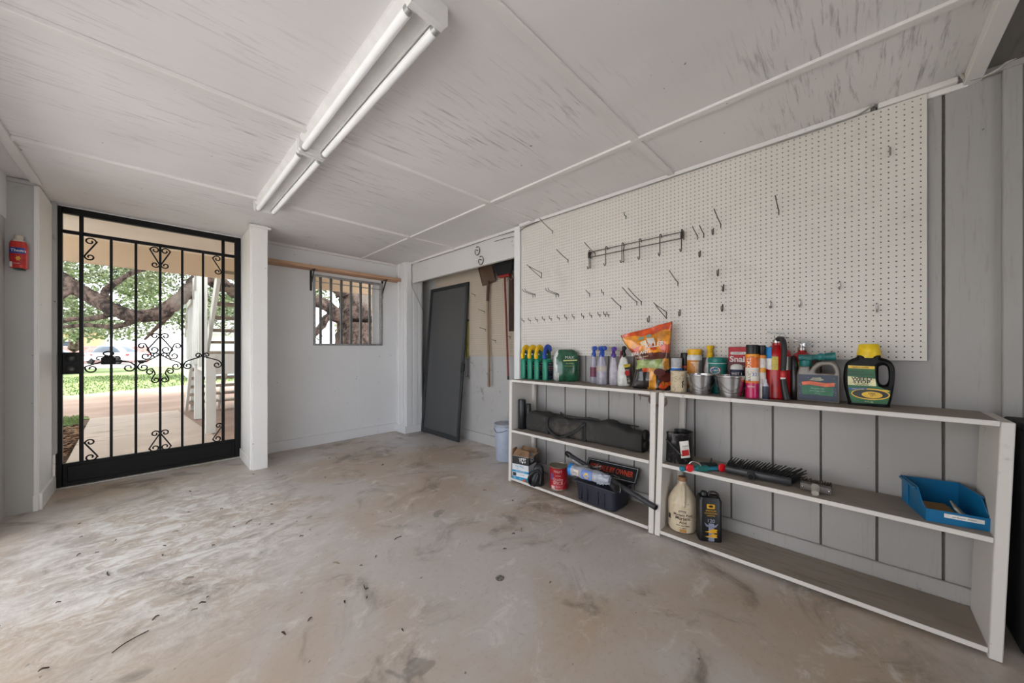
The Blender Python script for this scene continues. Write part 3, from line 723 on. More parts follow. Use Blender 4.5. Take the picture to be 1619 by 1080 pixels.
lm = [navy, paper, K((150, 90, 90))]
pump(2.335, 2.105, yellow, 'green spray bottle with yellow arched handle, at the far end of the top shelf', lm)
pump(2.330, 2.022, yellow, 'green spray bottle with yellow arched handle, second from the far end', lm)
pump(2.325, 1.940, yellow, 'green spray bottle with yellow arched handle, next to the blue-handled one', lm)
pump(2.328, 1.852, blue, 'green spray bottle with blue arched handle and dark label', lm)

# pouches
def pouch(spec, n=36):
    """spec: z, x0, x1, half depth, tilt"""
    rows = []
    for z, x0, x1, hd, tl in spec: rows.append(sloop((x1-x0)/2, hd, 2.6, n, (x0+x1)/2, 0, z, tl))
    return rows
def wrinkle(rows, amp, sc, seed):
    out = []
    for r in rows: out.append([(p[0], p[1]+amp*noise.noise(Vector((p[0]*sc+seed, p[1]*3, p[2]*sc))), p[2]+amp*.4*noise.noise(Vector((p[0]*sc, seed, p[2]*sc)))) for p in r])
    return out
t = thing('seed_bag', 'dark green plastic bag of lawn seed with a clear edge and lettering', 'bag', (2.385, 1.70, TZ), face(2.385, 1.70, 6))
spec = [(0, -.09, .095, .045, 0), (.012, -.102, .105, .055, 0), (.07, -.104, .108, .062, 0), (.14, -.104, .106, .056, 0), (.20, -.104, .10, .045, 0), (.235, -.09, .09, .034, 0), (.255, -.075, .07, .02, 0), (.262, -.05, .045, .008, 0)]
b = MB(); b.loft(wrinkle(pouch(spec, 44), .010, 26, 1), matfn=lambda c: 1 if c.x < -.074+.01*math.sin(c.z*60) else 0); b.build('bag_body', [M((38, 92, 66), .25, 0, .35, 16, coat=.5), M((196, 198, 194), .25, 0, .3, 18)], t)
b = MB()
f = lambda u, v: (u, -.071, v)
for z, s_, w_ in ((.196, .034, 'MAX'), (.150, .012, 'fast growing'), (.128, .010, 'for sun and shade')): b.text(w_, s_, at(-.0715, .02, z, 0), 0 if s_ > .02 else 1)
b.quad((-.03, -.0712, .166), (.08, -.0712, .170), (.08, -.0712, .180), (-.03, -.0712, .177), 1)
b.build('label', [K((196, 206, 196)), K((196, 204, 128))], t, 0)

def spray(x, y, body, head, label, rz, hw=.030, hd=.042, hb=.20, bands=(), deco=None, nm='spray_bottle', group='trigger spray bottles'):
    t = thing(nm, label, 'spray bottle', (x, y, TZ), rz, group)
    b = MB(); b.loft(rows_of([(0, hw*.9, hd*.9), (.005, hw, hd), (hb*.45, hw, hd), (hb*.72, hw*.86, hd*.82), (hb*.92, hw*.62, hd*.52), (hb, .016, .016), (hb+.012, .0155, .0155)], 3)); b.build('bottle', body, t)
    b = MB(); b.lathe([(.0165, hb), (.0175, hb+.003), (.0175, hb+.024), (.012, hb+.032)], 18)
    b.box(-.011, .011, -.048, .042, hb+.050, hb+.082, bev=.008, seg=2); b.box(-.010, .010, -.013, .013, hb+.02, hb+.06, bev=.004)
    b.lathe([(0, 0), (.013, 0), (.016, .004), (.016, .014), (0, .016)], 16, X=Matrix.Translation((0, -.045, hb+.066)) @ Matrix.Rotation(R(90), 4, 'X'))
    h = b.build('sprayer_head', head, t)
    b = MB(); b.tube(smooth_path([(0, -.022, hb+.054), (0, -.034, hb+.03), (0, -.03, hb+.004)], 5), .006, 8, flat=1.2); b.build('trigger', head, h)
    for z0, z1, mt in bands:
        b = MB(); rows = [sloop(hw+.0008, hd+.0008, 3, 32, 0, 0, z) for z in (z0, z1)]; b.loft(rows, cap=(False, False)); b.build('label', mt, t)
    if deco: deco(t)
    return t
spray(2.405, 1.452, lilac, blue, 'lilac spray bottle with round blue nozzle, beside the green seed bag', face(2.4, 1.45, 10), .026, .036, .205, [(.05, .125, K((120, 60, 84)))])
spray(2.365, 1.360, lilac, blue, 'grey spray bottle with blue trigger and beige label, second trigger bottle', face(2.36, 1.36, 24), .034, .042, .205, [(.10, .14, K((186, 176, 166)))])
spray(2.375, 1.268, M((186, 180, 190), .3), purple, 'clear spray bottle with a purple trigger head', face(2.37, 1.27, 8), .031, .036, .20)
t = thing('squeeze_bottle', 'slim dark pink bottle squeezed between the purple and black trigger bottles', 'bottle', (2.43, 1.235, TZ), face(2.43, 1.235))
b = MB(); b.loft(rows_of([(0, .014, .02), (.004, .017, .024), (.16, .017, .024), (.19, .011, .012), (.215, .007, .007)], 3)); b.build('bottle', K((176, 60, 76)), t)
b = MB(); b.lathe([(.009, .213), (.009, .24), (.005, .25)], 14); b.build('cap', K((176, 60, 76)), t)
def deco_bug(t):
    b = MB(); y_ = -.0475
    b.plate([[(-.004, .155), (.040, .160), (.041, .02), (.020, .02), (.012, .09)]], y_-.001, y_+.004, .0005, 0)
    b.plate([[(-.004, .132), (.038, .140), (.040, .158), (-.003, .156)]], y_-.0018, y_+.003, .0004, 1)
    b.plate([[(.020+.017*math.cos(a), .095+.020*math.sin(a)) for a in [i*PI/10 for i in range(20)]]], y_-.0018, y_+.003, .0004, 2)
    b.text('PRO', .018, at(y_-.0025, .014, .147), 3); b.text('tree', .016, at(y_-.0025, .020, .118), 4); b.text('Shrub', .010, at(y_-.0025, .021, .058), 4)
    b.quad((.022, y_-.0016, .03), (.04, y_-.0016, .03), (.038, y_-.0016, .05), (.024, y_-.0016, .05), 5)
    b.build('label', [K((42, 38, 34)), K((214, 196, 40)), red, K((140, 24, 26)), paper, K((150, 144, 120))], t, 0)
spray(2.375, 1.188, K((226, 224, 218), .4), black, 'white spray bottle with black trigger and dark yellow-red label', face(2.37, 1.19, 4), .043, .046, .205, deco=deco_bug)

# big orange stand-up pouch
t = thing('fire_ant_killer_pouch', 'large orange and dark stand-up pouch leaning upright on the top shelf', 'pouch', (2.335, .955, TZ), face(2.335, .955))
spec = [(0, -.128, .112, .045, 0), (.012, -.134, .118, .055, 0), (.06, -.126, .112, .060, 0), (.12, -.116, .104, .052, 0), (.165, -.104, .096, .045, .05), (.20, -.108, .094, .040, .08), (.25, -.130, .097, .035, .15), (.30, -.160, .101, .028, .21), (.35, -.186, .107, .018, .25), (.385, -.202, .110, .008, .27), (.402, -.208, .110, .003, .27)]
def pm(c):
    z = c.z-.25*max(0, (c.z-.1)/.3)*(c.x)*.9; x = c.x
    w_ = noise.noise(Vector((x*16, 3.3, c.z*16)))
    if z > .372+w_*.02: return 0
    if z > .30+w_*.03: return 1
    if z > .235+w_*.02: return 2 if w_ < .15 else 1
    if z > .198: return 3
    if z > .135+w_*.02: return 4 if x < .055 else 5
    if x < -.045-z*.2: return 6
    if abs(x+.01-.1*z) < .026+.02*w_ and z < .14: return 5
    if w_ > .22: return 2
    return 6
n_ = 120
P0 = wrinkle(pouch(spec, n_), .013, 18, 4); dense = []
for i in range(len(P0)-1):
    for k_ in range(9):
        u_ = k_/9; dense.append([tuple(Vector(a).lerp(Vector(c_), u_)) for a, c_ in zip(P0[i], P0[i+1])])
dense.append(P0[-1])
gl = dict(var=.3, scale=20, coat=.6)
b = MB(); b.loft(dense, matfn=pm)
b.build('pouch_body', [M((214, 78, 22), .3, **gl), M((238, 152, 36), .3, **gl), M((206, 74, 24), .3, **gl), M((96, 40, 22), .3, **gl), M((150, 164, 96), .3, **gl), M((222, 148, 34), .3, **gl), M((30, 26, 28), .25, **gl)], t)
def pf(x, z, yoff=-.002):
    """point on the pouch front"""
    zz = z
    for i in range(len(spec)-1):
        a, c_ = spec[i], spec[i+1]
        za = a[0]+a[4]*(x-(a[1]+a[2])/2); zc = c_[0]+c_[4]*(x-(c_[1]+c_[2])/2)
        if za <= z <= zc or i == len(spec)-2:
            u_ = min(1, max(0, (z-za)/max(1e-4, zc-za))); hd = a[3]+(c_[3]-a[3])*u_
            x0 = a[1]+(c_[1]-a[1])*u_; x1 = a[2]+(c_[2]-a[2])*u_
            q = min(.98, abs((x-(x0+x1)/2)/((x1-x0)/2)))
            return (x, -hd*(1-q**2.6)**(1/2.6)-.012+yoff, z)
    return (x, -.06, z)
b = MB()
b.text('FIRE ANT', .030, lambda u, v: pf(-.085+u, .238+v+u*.22), 0, sx=.85, bold=.02); b.text('KILLER', .040, lambda u, v: pf(.005+u, .292+v+u*.20), 0, sx=.95, bold=.02)
b.text('Kills the queen', .014, lambda u, v: pf(-.075+u, .212+v+u*.2), 1); b.text('5 lb', .024, lambda u, v: pf(.068+u, .042+v), 2)
b.text('GUARD', .016, lambda u, v: pf(-.035+u, .192+v+u*.1), 3)
for sx, sz in ((-.08, .335), (-.03, .352)):
    b.add([pf(sx+.018*math.cos(a), sz+.011*math.sin(a)+.2*.018*math.cos(a)) for a in [i*PI/8 for i in range(16)]], [tuple(range(16))], 4)
b.add([pf(x, z) for x, z in ((-.075, .285), (-.04, .295), (-.05, .325), (-.085, .31))], [(0, 1, 2, 3)], 1); b.add([pf(x, z) for x, z in ((-.035, .30), (.01, .305), (.0, .34), (-.045, .335))], [(0, 1, 2, 3)], 5)
for cx, cz, r_ in ((.035, .115, .030), (.07, .085, .038)):
    b.add([pf(cx+r_*math.cos(a)*1.2, cz+r_*math.sin(a)*.8) for a in [i*PI/8 for i in range(16)]], [tuple(range(16))], 6)
b.build('label', [paper, K((236, 214, 180)), K((190, 170, 50)), K((70, 96, 50)), K((124, 150, 130)), K((206, 196, 186)), K((88, 30, 24))], t, 0)
b = MB(); E_ = [Vector(P0[i][0]) for i in range(5, len(P0))]; b.tube(E_, .003, 6); E_ = [Vector(P0[i][n_//2]) for i in range(4, len(P0))]; b.tube(E_, .003, 6); b.build('seam', M((70, 30, 16), .4), t)

# cans, jars, buckets
def can(nm, x, y, z, r, h_, spec, label, cat, extra=0, group=None, mats=None):
    t = thing(nm, label, cat, (x, y, z), face(x, y, extra), group); return t
def spraycan(nm, label, x, y, r, h_, hc, body, cap, cat='spray can', bands=(), extra=0, txt=(), group=None):
    t = thing(nm, label, cat, (x, y, TZ), face(x, y, extra), group)
    b = MB(); hb = h_-hc
    b.lathe([(0, .003), (r-.003, .0), (r, .003), (r, hb-.012), (r-.002, hb-.006), (r*.86, hb+.002), (0, hb+.004)], 32); b.build('can', body, t)
    b = MB(); b.lathe([(r*.86, hb), (r*.94, hb+.002), (r*.94, h_-.006), (r*.88, h_), (0, h_)], 32); b.build('cap', cap, t)
    if bands or txt:
        b = MB(); ms = []
        for z0, z1, m_ in bands:
            b.lathe([(r+.0006, z0), (r+.0006, z1)], 32, len(ms), cap=(False, False)); ms.append(m_)
        for z_, s_, w_, m_, rot in txt:
            if rot: b.text(w_, s_, lambda u, v: on_cyl(r+.0012, z_)(-v, u), len(ms))
            else: b.text(w_, s_, on_cyl(r+.0012, z_), len(ms), bold=.01)
            ms.append(m_)
        b.build('label', ms, t, 60)
    return t
spraycan('spray_can', 'blue and white spray can with a grey cap beside the orange pouch', 2.372, .822, .035, .208, .06, white, K((172, 172, 174), .5), bands=[(.105, .142, K((20, 110, 196))), (.004, .03, K((20, 110, 196)))], txt=[(.062, .036, 'SILICONE', K((20, 110, 196)), 1), (.122, .014, 'dry', white, 0)], extra=20)
spraycan('spray_can', 'black-capped dark spray can behind the grey-capped can', 2.442, .790, .030, .240, .075, K((40, 34, 30)), black, bands=[(.14, .158, K((190, 70, 40)))], txt=[(.105, .03, 'MAX', K((190, 170, 60)), 0)])
t = thing('paint_mug', 'cream dented paint can with dribbles on the shelf edge beside the metal pails', 'can', (2.285, .778, TZ), face(2.285, .778))
b = MB(); b.lathe([(0, .002), (.044, 0), (.046, .004), (.047, .12), (.049, .124), (.049, .130), (.045, .130), (.044, .118), (0, .116)], 32, matfn=lambda c: 1 if c.z > .114 and (c.x*c.x+c.y*c.y) < .002 else 0); b.build('can', [paint('old_can', (212, 196, 166), (120, 96, 70), (2, 2, 2), 30, .5, .66, .8, .5, .2), K((112, 84, 56), .6)], t)
b = MB(); b.tube([(.020, -.044, .03), (.022, -.047, .05), (.018, -.0475, .062), (.026, -.045, .07)], .003, 6); b.build('handle_ear', black, t)
t = thing('wipes_canister', 'white canister with yellow lid and orange ray pattern', 'canister', (2.400, .722, TZ), face(2.400, .722))
b = MB(); b.lathe([(0, 0), (.041, 0), (.043, .003), (.043, .215), (.040, .226), (.036, .23)], 32); b.build('canister', K((214, 214, 214), .4), t)
b = MB(); b.lathe([(.0395, .228), (.0405, .230), (.0405, .258), (.037, .264), (0, .264)], 32); b.build('lid', K((236, 178, 24), .4), t)
b = MB()
b.lathe([(.0437, .02), (.0437, .195)], 32, 0, cap=(False, False))
for i in range(11):
    a0 = -118+i*9; b.add([on_cyl(.0443, 0, a_)(0, z_) for a_, z_ in ((-70, .03), (a0, .185), (a0+4, .185))], [(0, 1, 2)], 1)
b.arc(.0446, .02, .195, -60, -20, 2); b.text('Sun', .03, on_cyl(.045, .10, -45), 3)
b.build('label', [K((196, 120, 22)), K((238, 226, 200)), K((120, 118, 116)), paper], t, 0)
t = thing('pump_bottle', 'white tapered bottle with a tall yellow cap behind the teal tub', 'bottle', (2.447, .646, TZ), face(2.447, .646))
b = MB(); b.loft(rows_of([(0, .034, .026), (.004, .037, .029), (.13, .037, .028), (.19, .024, .02), (.215, .016, .016)], 2.6)); b.build('bottle', K((206, 200, 196), .35), t)
b = MB(); b.lathe([(.018, .212), (.019, .214), (.019, .236), (.015, .240), (.014, .262), (.020, .272), (.021, .286), (0, .288)], 22); b.build('cap', yellow, t)
t = thing('wipes_tub', 'teal plastic tub with a white stripe and red-ringed emblem behind the pails', 'tub', (2.380, .588, TZ), face(2.380, .588))
b = MB(); b.lathe([(0, 0), (.047, 0), (.049, .004), (.049, .178), (.047, .182)], 36, matfn=lambda c: 1 if c.z > .16 else 0); b.build('tub', [teal, paper], t)
b = MB(); b.lathe([(.0505, .182), (.0515, .184), (.0515, .205), (.047, .214), (0, .216)], 36); b.build('lid', K((16, 116, 106), .35), t)
b = MB()
def ell(cu, cv, ru, rv, r_, a0=-90): return [on_cyl(r_, cv, a0)(cu+ru*math.cos(a), rv*math.sin(a)) for a in [i*PI/12 for i in range(24)]]
b.add(ell(-.014, .138, .034, .024, .0497), [tuple(range(24))], 0); b.add(ell(-.014, .138, .029, .019, .0501), [tuple(range(24))], 1); b.add(ell(-.014, .138, .025, .013, .0504), [tuple(range(24))], 2); b.text('CLOROX', .013, on_cyl(.0509, .138, -106), 1, bold=.01)
b.build('label', [red, paper, K((20, 60, 150))], t, 0)
def pail(x, y, label, extra, ear=1):
    t = thing('metal_pail', label, 'pail', (x, y, TZ), face(x, y, extra), 'small shiny metal pails on the shelf edge')
    b = MB(); b.lathe([(0, .004), (.052, .004), (.053, 0), (.055, .001), (.0555, .010), (.060, .030), (.0715, .104), (.0725, .108), (.075, .110), (.0755, .115), (.073, .118), (.0705, .116), (.069, .104), (.056, .012), (0, .010)], 44); b.build('pail_body', silver, t)
    b = MB(); b.tube(smooth_path([(-.0725, .0, .098), (-.0735, -.014, .092), (-.066, -.050, .060), (-.036, -.076, .034), (0, -.084, .024), (.036, -.076, .034), (.066, -.050, .060), (.0735, -.014, .092), (.0725, 0, .098)], 5), .0018, 8)
    for s in (-1, 1): b.box(s*.0715-.003, s*.0715+.003, -.008, .008, .088, .106, bev=.002)
    b.build('handle', M((120, 120, 122), .3, 1), t); return t
pail(2.270, .648, 'small metal pail with wire handle, next to the cream can', 0)
pail(2.262, .494, 'small metal pail with wire handle, next to the red snail box', 6)
t = thing('snail_bait_box', 'red box of snail bait with white lettering behind the metal pail', 'box', (2.440, .484, TZ), face(2.440, .484))
b = MB(); b.box(-.058, .058, -.028, .028, 0, .277, bev=.002); b.m = [1 if b.v[f[0]][2] < .15 and 0 else 0 for f in b.f]; b.build('box', K((186, 22, 34), .45), t)
b = MB(); b.quad((-.058, -.0286, .03), (.058, -.0286, .03), (.058, -.0286, .19), (-.058, -.0286, .19), 0); b.plate([[(-.045, .232), (.032, .232), (.036, .240), (.032, .248), (-.045, .248), (-.049, .240)]], -.0292, -.027, .0004, 1); b.text('CORRY S', .013, at(-.0297, -.006, .240), 2)
b.text('Snail', .048, at(-.0292, -.008, .204), 1, bold=.025); b.text('and slug death', .013, at(-.0292, 0, .165), 1)
b.build('label', [K((112, 24, 30)), paper, K((80, 30, 30))], t, 0)
t = thing('lotion_bottle', 'small bottle with white dome cap and navy label behind the metal pail', 'bottle', (2.335, .478, TZ), face(2.335, .478))
b = MB(); b.loft(rows_of([(0, .032, .022), (.004, .035, .025), (.09, .035, .025), (.145, .035, .025), (.150, .03, .022)], 2.6), matfn=lambda c: 0 if c.z < .09 else 1); b.build('bottle', [K((196, 160, 40)), navy], t)
b = MB(); b.loft(rows_of([(.148, .033, .024), (.166, .031, .022), (.174, .024, .017), (.179, .012, .01)], 2.4)); b.build('cap', K((206, 204, 202), .35), t)
b = MB(); b.text('WET 1', .018, at(-.0262, 0, .124), 0, bold=.01); b.build('label', [paper], t, 0)
# tall insect spray can: magenta, orange, white blocks
t = spraycan('insect_spray_can', 'tall spray can with magenta, orange and white bands and a black cap', 2.262, .392, .0305, .288, .05, K((196, 20, 92), .25), black, bands=[(.082, .094, orange), (.094, .165, K((220, 212, 200))), (.165, .222, K((226, 110, 30))), (.222, .238, K((240, 156, 40)))], txt=[(.225, .010, 'KILLS', black, 0)])
b = MB(); b.text('HOME', .03, lambda u, v: on_cyl(.0315, .175, -118)(-v, u), 0, bold=.01); b.text('&ANT', .022, lambda u, v: on_cyl(.0315, .12, -112)(-v, u), 1); b.text('32', .026, on_cyl(.0315, .128, -70), 2); b.text('spray', .016, on_cyl(.0315, .066, -100), 0); b.build('lettering', [paper, black, K((30, 90, 190))], t, 0)
spraycan('caulk_tube', 'slim white and orange tube with a black cap beside the insect spray', 2.285, .352, .018, .285, .055, K((214, 206, 200), .4), black, cat='tube', bands=[(.215, .232, K((232, 140, 40))), (.14, .165, K((226, 150, 50)))], txt=[(.09, .009, 'adhesive', K((150, 120, 120)), 1)])
t = thing('small_dropper_bottle', 'tiny grey bottle with a dark label standing before the red extinguisher', 'bottle', (2.245, .330, TZ), face(2.245, .33))
b = MB(); b.loft(rows_of([(0, .013, .010), (.003, .0145, .012), (.07, .0145, .012), (.088, .007, .007), (.108, .005, .005)], 2.6), matfn=lambda c: 1 if .02 < c.z < .062 else 0); b.build('bottle', [K((186, 184, 190)), K((44, 52, 70))], t)

def extinguisher(x, y, h_, r, label, main=True, extra=0):
    t = thing('fire_extinguisher', label, 'fire extinguisher', (x, y, TZ), face(x, y, extra), 'red fire extinguishers on the top shelf')
    k_ = h_/.30
    b = MB(); b.lathe([(0, .006), (r*.9, .0), (r, .006), (r, .225*k_), (r*.93, .252*k_), (r*.62, .275*k_), (r*.34, .286*k_), (r*.34, .298*k_)], 36); b.build('cylinder', K((176, 14, 22), .3), t)
    b = MB(); b.arc(r+.0008, .155*k_, .225*k_, -120, -84, 0); b.arc(r+.0008, .155*k_, .225*k_, -128, -112, 1); b.arc(r+.0008, .155*k_, .225*k_, -68, -38, 1); b.arc(r+.0009, .155*k_, .225*k_, -38, -10, 2)
    for i in range(7):
        for a_ in (-102, -54): b.text('ABC DRY', .007, on_cyl(r+.0016, (.165+i*.009)*k_, a_), 3)
    b.build('label', [K((206, 186, 60)), paper, K((96, 90, 84)), K((120, 80, 40))], t, 0)
    b = MB(); b.lathe([(.018, .296*k_), (.018, .312*k_), (.011, .316*k_), (.010, .335*k_), (0, .337*k_)], 20); b.build('valve', M((176, 174, 168), .3, .9), t)
    b = MB(); b.box(-.012, .048, -.010, .010, -.004, .004, bev=.003, X=Matrix.Translation((0, 0, .330*k_)) @ Matrix.Rotation(R(6), 4, 'Y')); b.box(-.042, .034, -.009, .009, -.003, .003, bev=.002, X=Matrix.Translation((0, 0, .352*k_)) @ Matrix.Rotation(R(8), 4, 'Y')); b.build('lever', M((170, 170, 168), .25, .95), t)
    b = MB(); b.tube([(.024+.013*math.cos(a), -.012, .332*k_+.013*math.sin(a)) for a in [i*PI/10 for i in range(20)]], .002, 6, closed=True); b.build('pull_pin', M((160, 160, 160), .3, .9), t)
    if main:
        b = MB(); tq_ = Matrix.Translation((-.040, -r*.80, 0)) @ Matrix.Rotation(R(-28), 4, 'Z')
        b.box(-.021, .021, -.0015, 0, .215, .275, 0, X=tq_); b.box(-.021, .021, -.0015, 0, .158, .215, 1, X=tq_); b.build('inspection_tag', [K((30, 130, 200), .45), paper], t, 0)['label'] = 'blue and white hanging tag'
        b = MB(); b.tube(smooth_path([(.004, -.018, .318*k_), (.022, -.040, .316*k_), (.030, -.066, .285*k_), (.030, -.074, .22*k_), (.026, -.074, .155*k_)], 6), .0125, 12); b.build('hose', M((34, 34, 35), .6), t)
        b = MB(); b.lathe([(.013, .118), (.0135, .122), (.0135, .150), (.012, .152)], 16, c=(.026, -.074, 0)); b.build('hose_collar', red, t)
        b = MB(); b.lathe([(.012, .108), (.012, .118)], 16, c=(.026, -.074, 0)); b.build('hose_ring', paper, t)
        b = MB(); b.tube([(.026, -.074, .110), (.032, -.074, .06), (.042, -.074, .005)], [.0125, .015, .018], 14); b.build('nozzle', black, t)
    else:
        b = MB(); b.lathe([(.0, 0), (.009, 0), (.009, .008), (0, .009)], 16, X=Matrix.Translation((.012, -.014, .33*k_)) @ Matrix.Rotation(R(90), 4, 'X')); b.build('gauge', M((200, 200, 200), .25, .8), t)
    return t
extinguisher(2.345, .296, .300, .060, 'red fire extinguisher with a black hose hanging down its front')
extinguisher(2.420, .198, .262, .048, 'smaller red fire extinguisher with a gauge, half hidden behind the larger one', False)
t = thing('black_plastic_pouch', 'dark plastic pouch standing in shadow between extinguisher and sprayer jug', 'pouch', (2.352, .224, TZ), face(2.35, .224))
b = MB(); b.loft(wrinkle(pouch([(0, -.018, .022, .022, 0), (.006, -.021, .025, .026, 0), (.10, -.020, .024, .022, 0), (.19, -.018, .016, .014, 0), (.23, -.010, .004, .004, 0)], 24), .004, 40, 2)); b.build('pouch_body', M((26, 20, 20), .3, 0, .4, 30), t)

# hose-end sprayer jug
t = thing('hose_end_sprayer_jug', 'translucent jug of lawn spray with a teal hose-end sprayer on top', 'jug', (2.352, .128, TZ), face(2.352, .128, -4))
body = [(-.080, .004), (-.076, 0), (.076, 0), (.080, .004), (.081, .130), (.080, .158), (.075, .180), (.067, .194), (.053, .203), (.012, .203), (-.002, .197), (-.018, .180), (-.026, .165), (-.030, .160), (-.030, .176), (-.070, .176), (-.078, .150), (-.081, .13)]
hole = [(-.008, .156), (.000, .168), (.012, .180), (.020, .184), (.044, .184), (.052, .179), (.060, .165), (.064, .150), (.060, .143), (.0, .144), (-.008, .149)]
b = MB(); b.plate([body, hole], -.038, .038, .007, 0)
b.build('jug_body', [M((126, 116, 106), .3)], t)
b = MB(); b.plate([[(-.074, .008), (.074, .008), (.075, .136), (-.075, .136)]], -.0392, -.036, .0006, 0)
b.plate([[(-.060, .036), (.058, .034), (.060, .078), (.02, .076), (-.02, .084), (-.060, .080)]], -.0400, -.037, .0006, 1)
b.plate([[(-.062, .098), (-.03, .104), (.0, .100), (.03, .096), (.062, .100), (.064, .082), (.03, .078), (.0, .082), (-.03, .086), (-.058, .082)]], -.0406, -.037, .0006, 2)
b.plate([[(-.032, .108), (.012, .106), (.026, .112), (.014, .120), (.012, .126), (0, .122), (-.018, .122)]], -.0406, -.037, .0006, 3)
b.text('Spray', .010, at(-.0412, -.004, .114), 4); b.text('HOSE-END', .012, at(-.0412, 0, .090), 5); b.text('Mosquito and', .009, at(-.0412, 0, .068), 6); b.text('yard insect killer', .009, at(-.0412, 0, .056), 6); b.text('32 fl oz', .007, at(-.0412, 0, .044), 6)
rd = random.Random(4)
for i in range(40):
    x_ = rd.choice((rd.uniform(-.072, -.05), rd.uniform(.05, .072), rd.uniform(-.07, .07))); z_ = rd.uniform(.03, .13) if abs(x_) > .05 else rd.uniform(.118, .132); s_ = .0012
    b.quad((x_-s_, -.0397, z_-s_), (x_+s_, -.0397, z_-s_), (x_+s_, -.0397, z_+s_), (x_-s_, -.0397, z_+s_), rd.choice((6, 1, 7)))
b.build('label', [K((38, 48, 70)), K((24, 104, 66)), K((228, 104, 56)), K((150, 150, 130)), K((70, 74, 60)), K((186, 74, 36)), K((150, 180, 170)), K((90, 150, 170))], t, 0)
tq = K((22, 108, 106), .4)
b = MB(); b.lathe([(.024, .176), (.025, .178), (.025, .206), (.018, .210)], 22, c=(-.050, 0, 0)); b.tube([(-.078, 0, .222), (-.02, 0, .222), (.03, 0, .225)], .014, 14); b.box(-.078, -.02, -.016, .016, .206, .232, bev=.006)
b.tube([(.025, 0, .226), (.066, 0, .229)], [.018, .020], 16); b.build('sprayer_head', tq, t)
b = MB(); b.lathe([(.011, 0), (.017, .004), (.018, .012), (.010, .018), (0, .018)], 16, X=Matrix.Translation((.012, -.010, .226)) @ Matrix.Rotation(R(90), 4, 'X')); b.box(-.012, .036, -.026, -.018, .220, .230, bev=.003, X=Matrix.Rotation(R(-14), 4, 'Y')); b.build('dial', tq, t)

# black weed stop bottle
t = thing('weed_killer_bottle', 'black jug-handled bottle of weed killer with a large yellow cap', 'bottle', (2.360, -.052, TZ), face(2.36, -.052, 0))
out = [(-.062, 0), (.058, 0), (.066, .006), (.074, .05), (.080, .10), (.083, .15), (.080, .185), (.066, .212), (.040, .226), (.034, .236), (-.034, .236), (-.042, .226), (-.066, .212), (-.080, .190), (-.086, .150), (-.086, .10), (-.078, .05), (-.069, .006)]
ho = [(.036, .104), (.030, .13), (.030, .176), (.040, .190), (.054, .188), (.062, .172), (.064, .13), (.060, .108), (.050, .098)]
b = MB(); b.plate([round2(out), round2(ho)], -.042, .042, .016, 0); mb_ = M((12, 12, 13), .45, 0, .11); mb_.node_tree.nodes['Principled BSDF'].inputs['Specular IOR Level'].default_value = .22; b.build('bottle', mb_, t)
b = MB(); b.lathe([(.043, .224), (.0435, .226), (.042, .234), (.039, .258), (.035, .284), (.032, .288), (0, .288)], 36); b.build('cap', K((238, 200, 20), .4), t)
b = MB(); y_ = -.0425
lab = [(-.070, .188), (.020, .186), (.020, .158), (.022, .12), (.030, .094), (.050, .083), (.068, .078), (.066, .05), (.058, .014), (-.056, .010), (-.066, .05), (-.072, .11)]
def LP(pts, m_, k_): b.plate([pts], y_-.0004*k_, y_+.006, .0002, m_)
LP(lab, 0, 1)
LP([(-.069, .187), (.019, .185), (.019, .172), (-.069, .174)], 1, 2)
LP([(-.071, .135), (.021, .128), (.024, .094), (-.070, .094)], 2, 2)
LP([(-.068, .080), (-.004, .084), (-.012, .070), (-.066, .072)], 3, 2)
el = lambda cx, cz, rx, rz: [(cx+rx*math.cos(a), cz+rz*math.sin(a)) for a in [i*PI/14 for i in range(28)]]
LP(el(.004, .056, .063, .026), 1, 2); LP(el(.004, .056, .059, .0215), 4, 3); LP(el(.010, .053, .034, .015), 1, 4)
LP([(.0, .082), (.062, .078), (.066, .072), (-.006, .074)], 1, 3)
b.text('Spectracide', .012, at(y_-.0022, -.028, .180), 5); b.text('POWERFUL', .011, at(y_-.0022, -.044, .158), 5); b.text('CONCENTRATE', .011, at(y_-.0022, -.026, .145), 5)
b.text('WEED', .0195, at(y_-.0022, -.024, .1245), 5, sx=1.25, bold=.025); b.text('STOP', .0185, at(y_-.0022, -.024, .110), 5, sx=1.3, bold=.025); b.text('FOR LAWNS', .0085, at(y_-.0022, -.024, .0985), 5, bold=.01)
b.text('makes 5,000', .008, at(y_-.0022, -.036, .077), 2); b.text('USE', .014, at(y_-.0034, .010, .058), 4); b.text('IT', .012, at(y_-.0034, .010, .047), 4)
b.text('32 FL OZ', .007, at(y_-.0022, 0, .020), 2)
b.build('label', [K((28, 96, 52)), K((238, 190, 50)), K((226, 220, 170)), K((24, 84, 160)), K((28, 30, 26)), K((26, 26, 22))], t, 0)
# ------------------------------------------------------------------ middle and lower shelves, far unit
t = thing('black_canister', 'pair-ended black plastic canister standing at the far end of the middle shelf', 'canister', (2.268, 2.086, MZ), face(2.27, 2.09))
b = MB(); b.lathe([(0, .0), (.031, 0), (.034, .004), (.034, .25), (.030, .258), (0, .258)], 28); b.build('canister', M((22, 24, 28), .35, 0, .2, 12), t)
t = thing('rolled_black_mat', 'slim black rolled mat with worn pale flecks between canister and bag', 'mat', (2.300, 2.038, MZ), face(2.27, 2.06))
b = MB(); b.lathe([(0, .0), (.018, 0), (.021, .004), (.021, .218), (.018, .222), (.006, .222), (.004, .215), (0, .215)], 22); b.build('roll', paint('worn_black', (28, 28, 30), (150, 150, 148), (1, 1, 1), 60, .60, .68, .8, .5, .2), t)

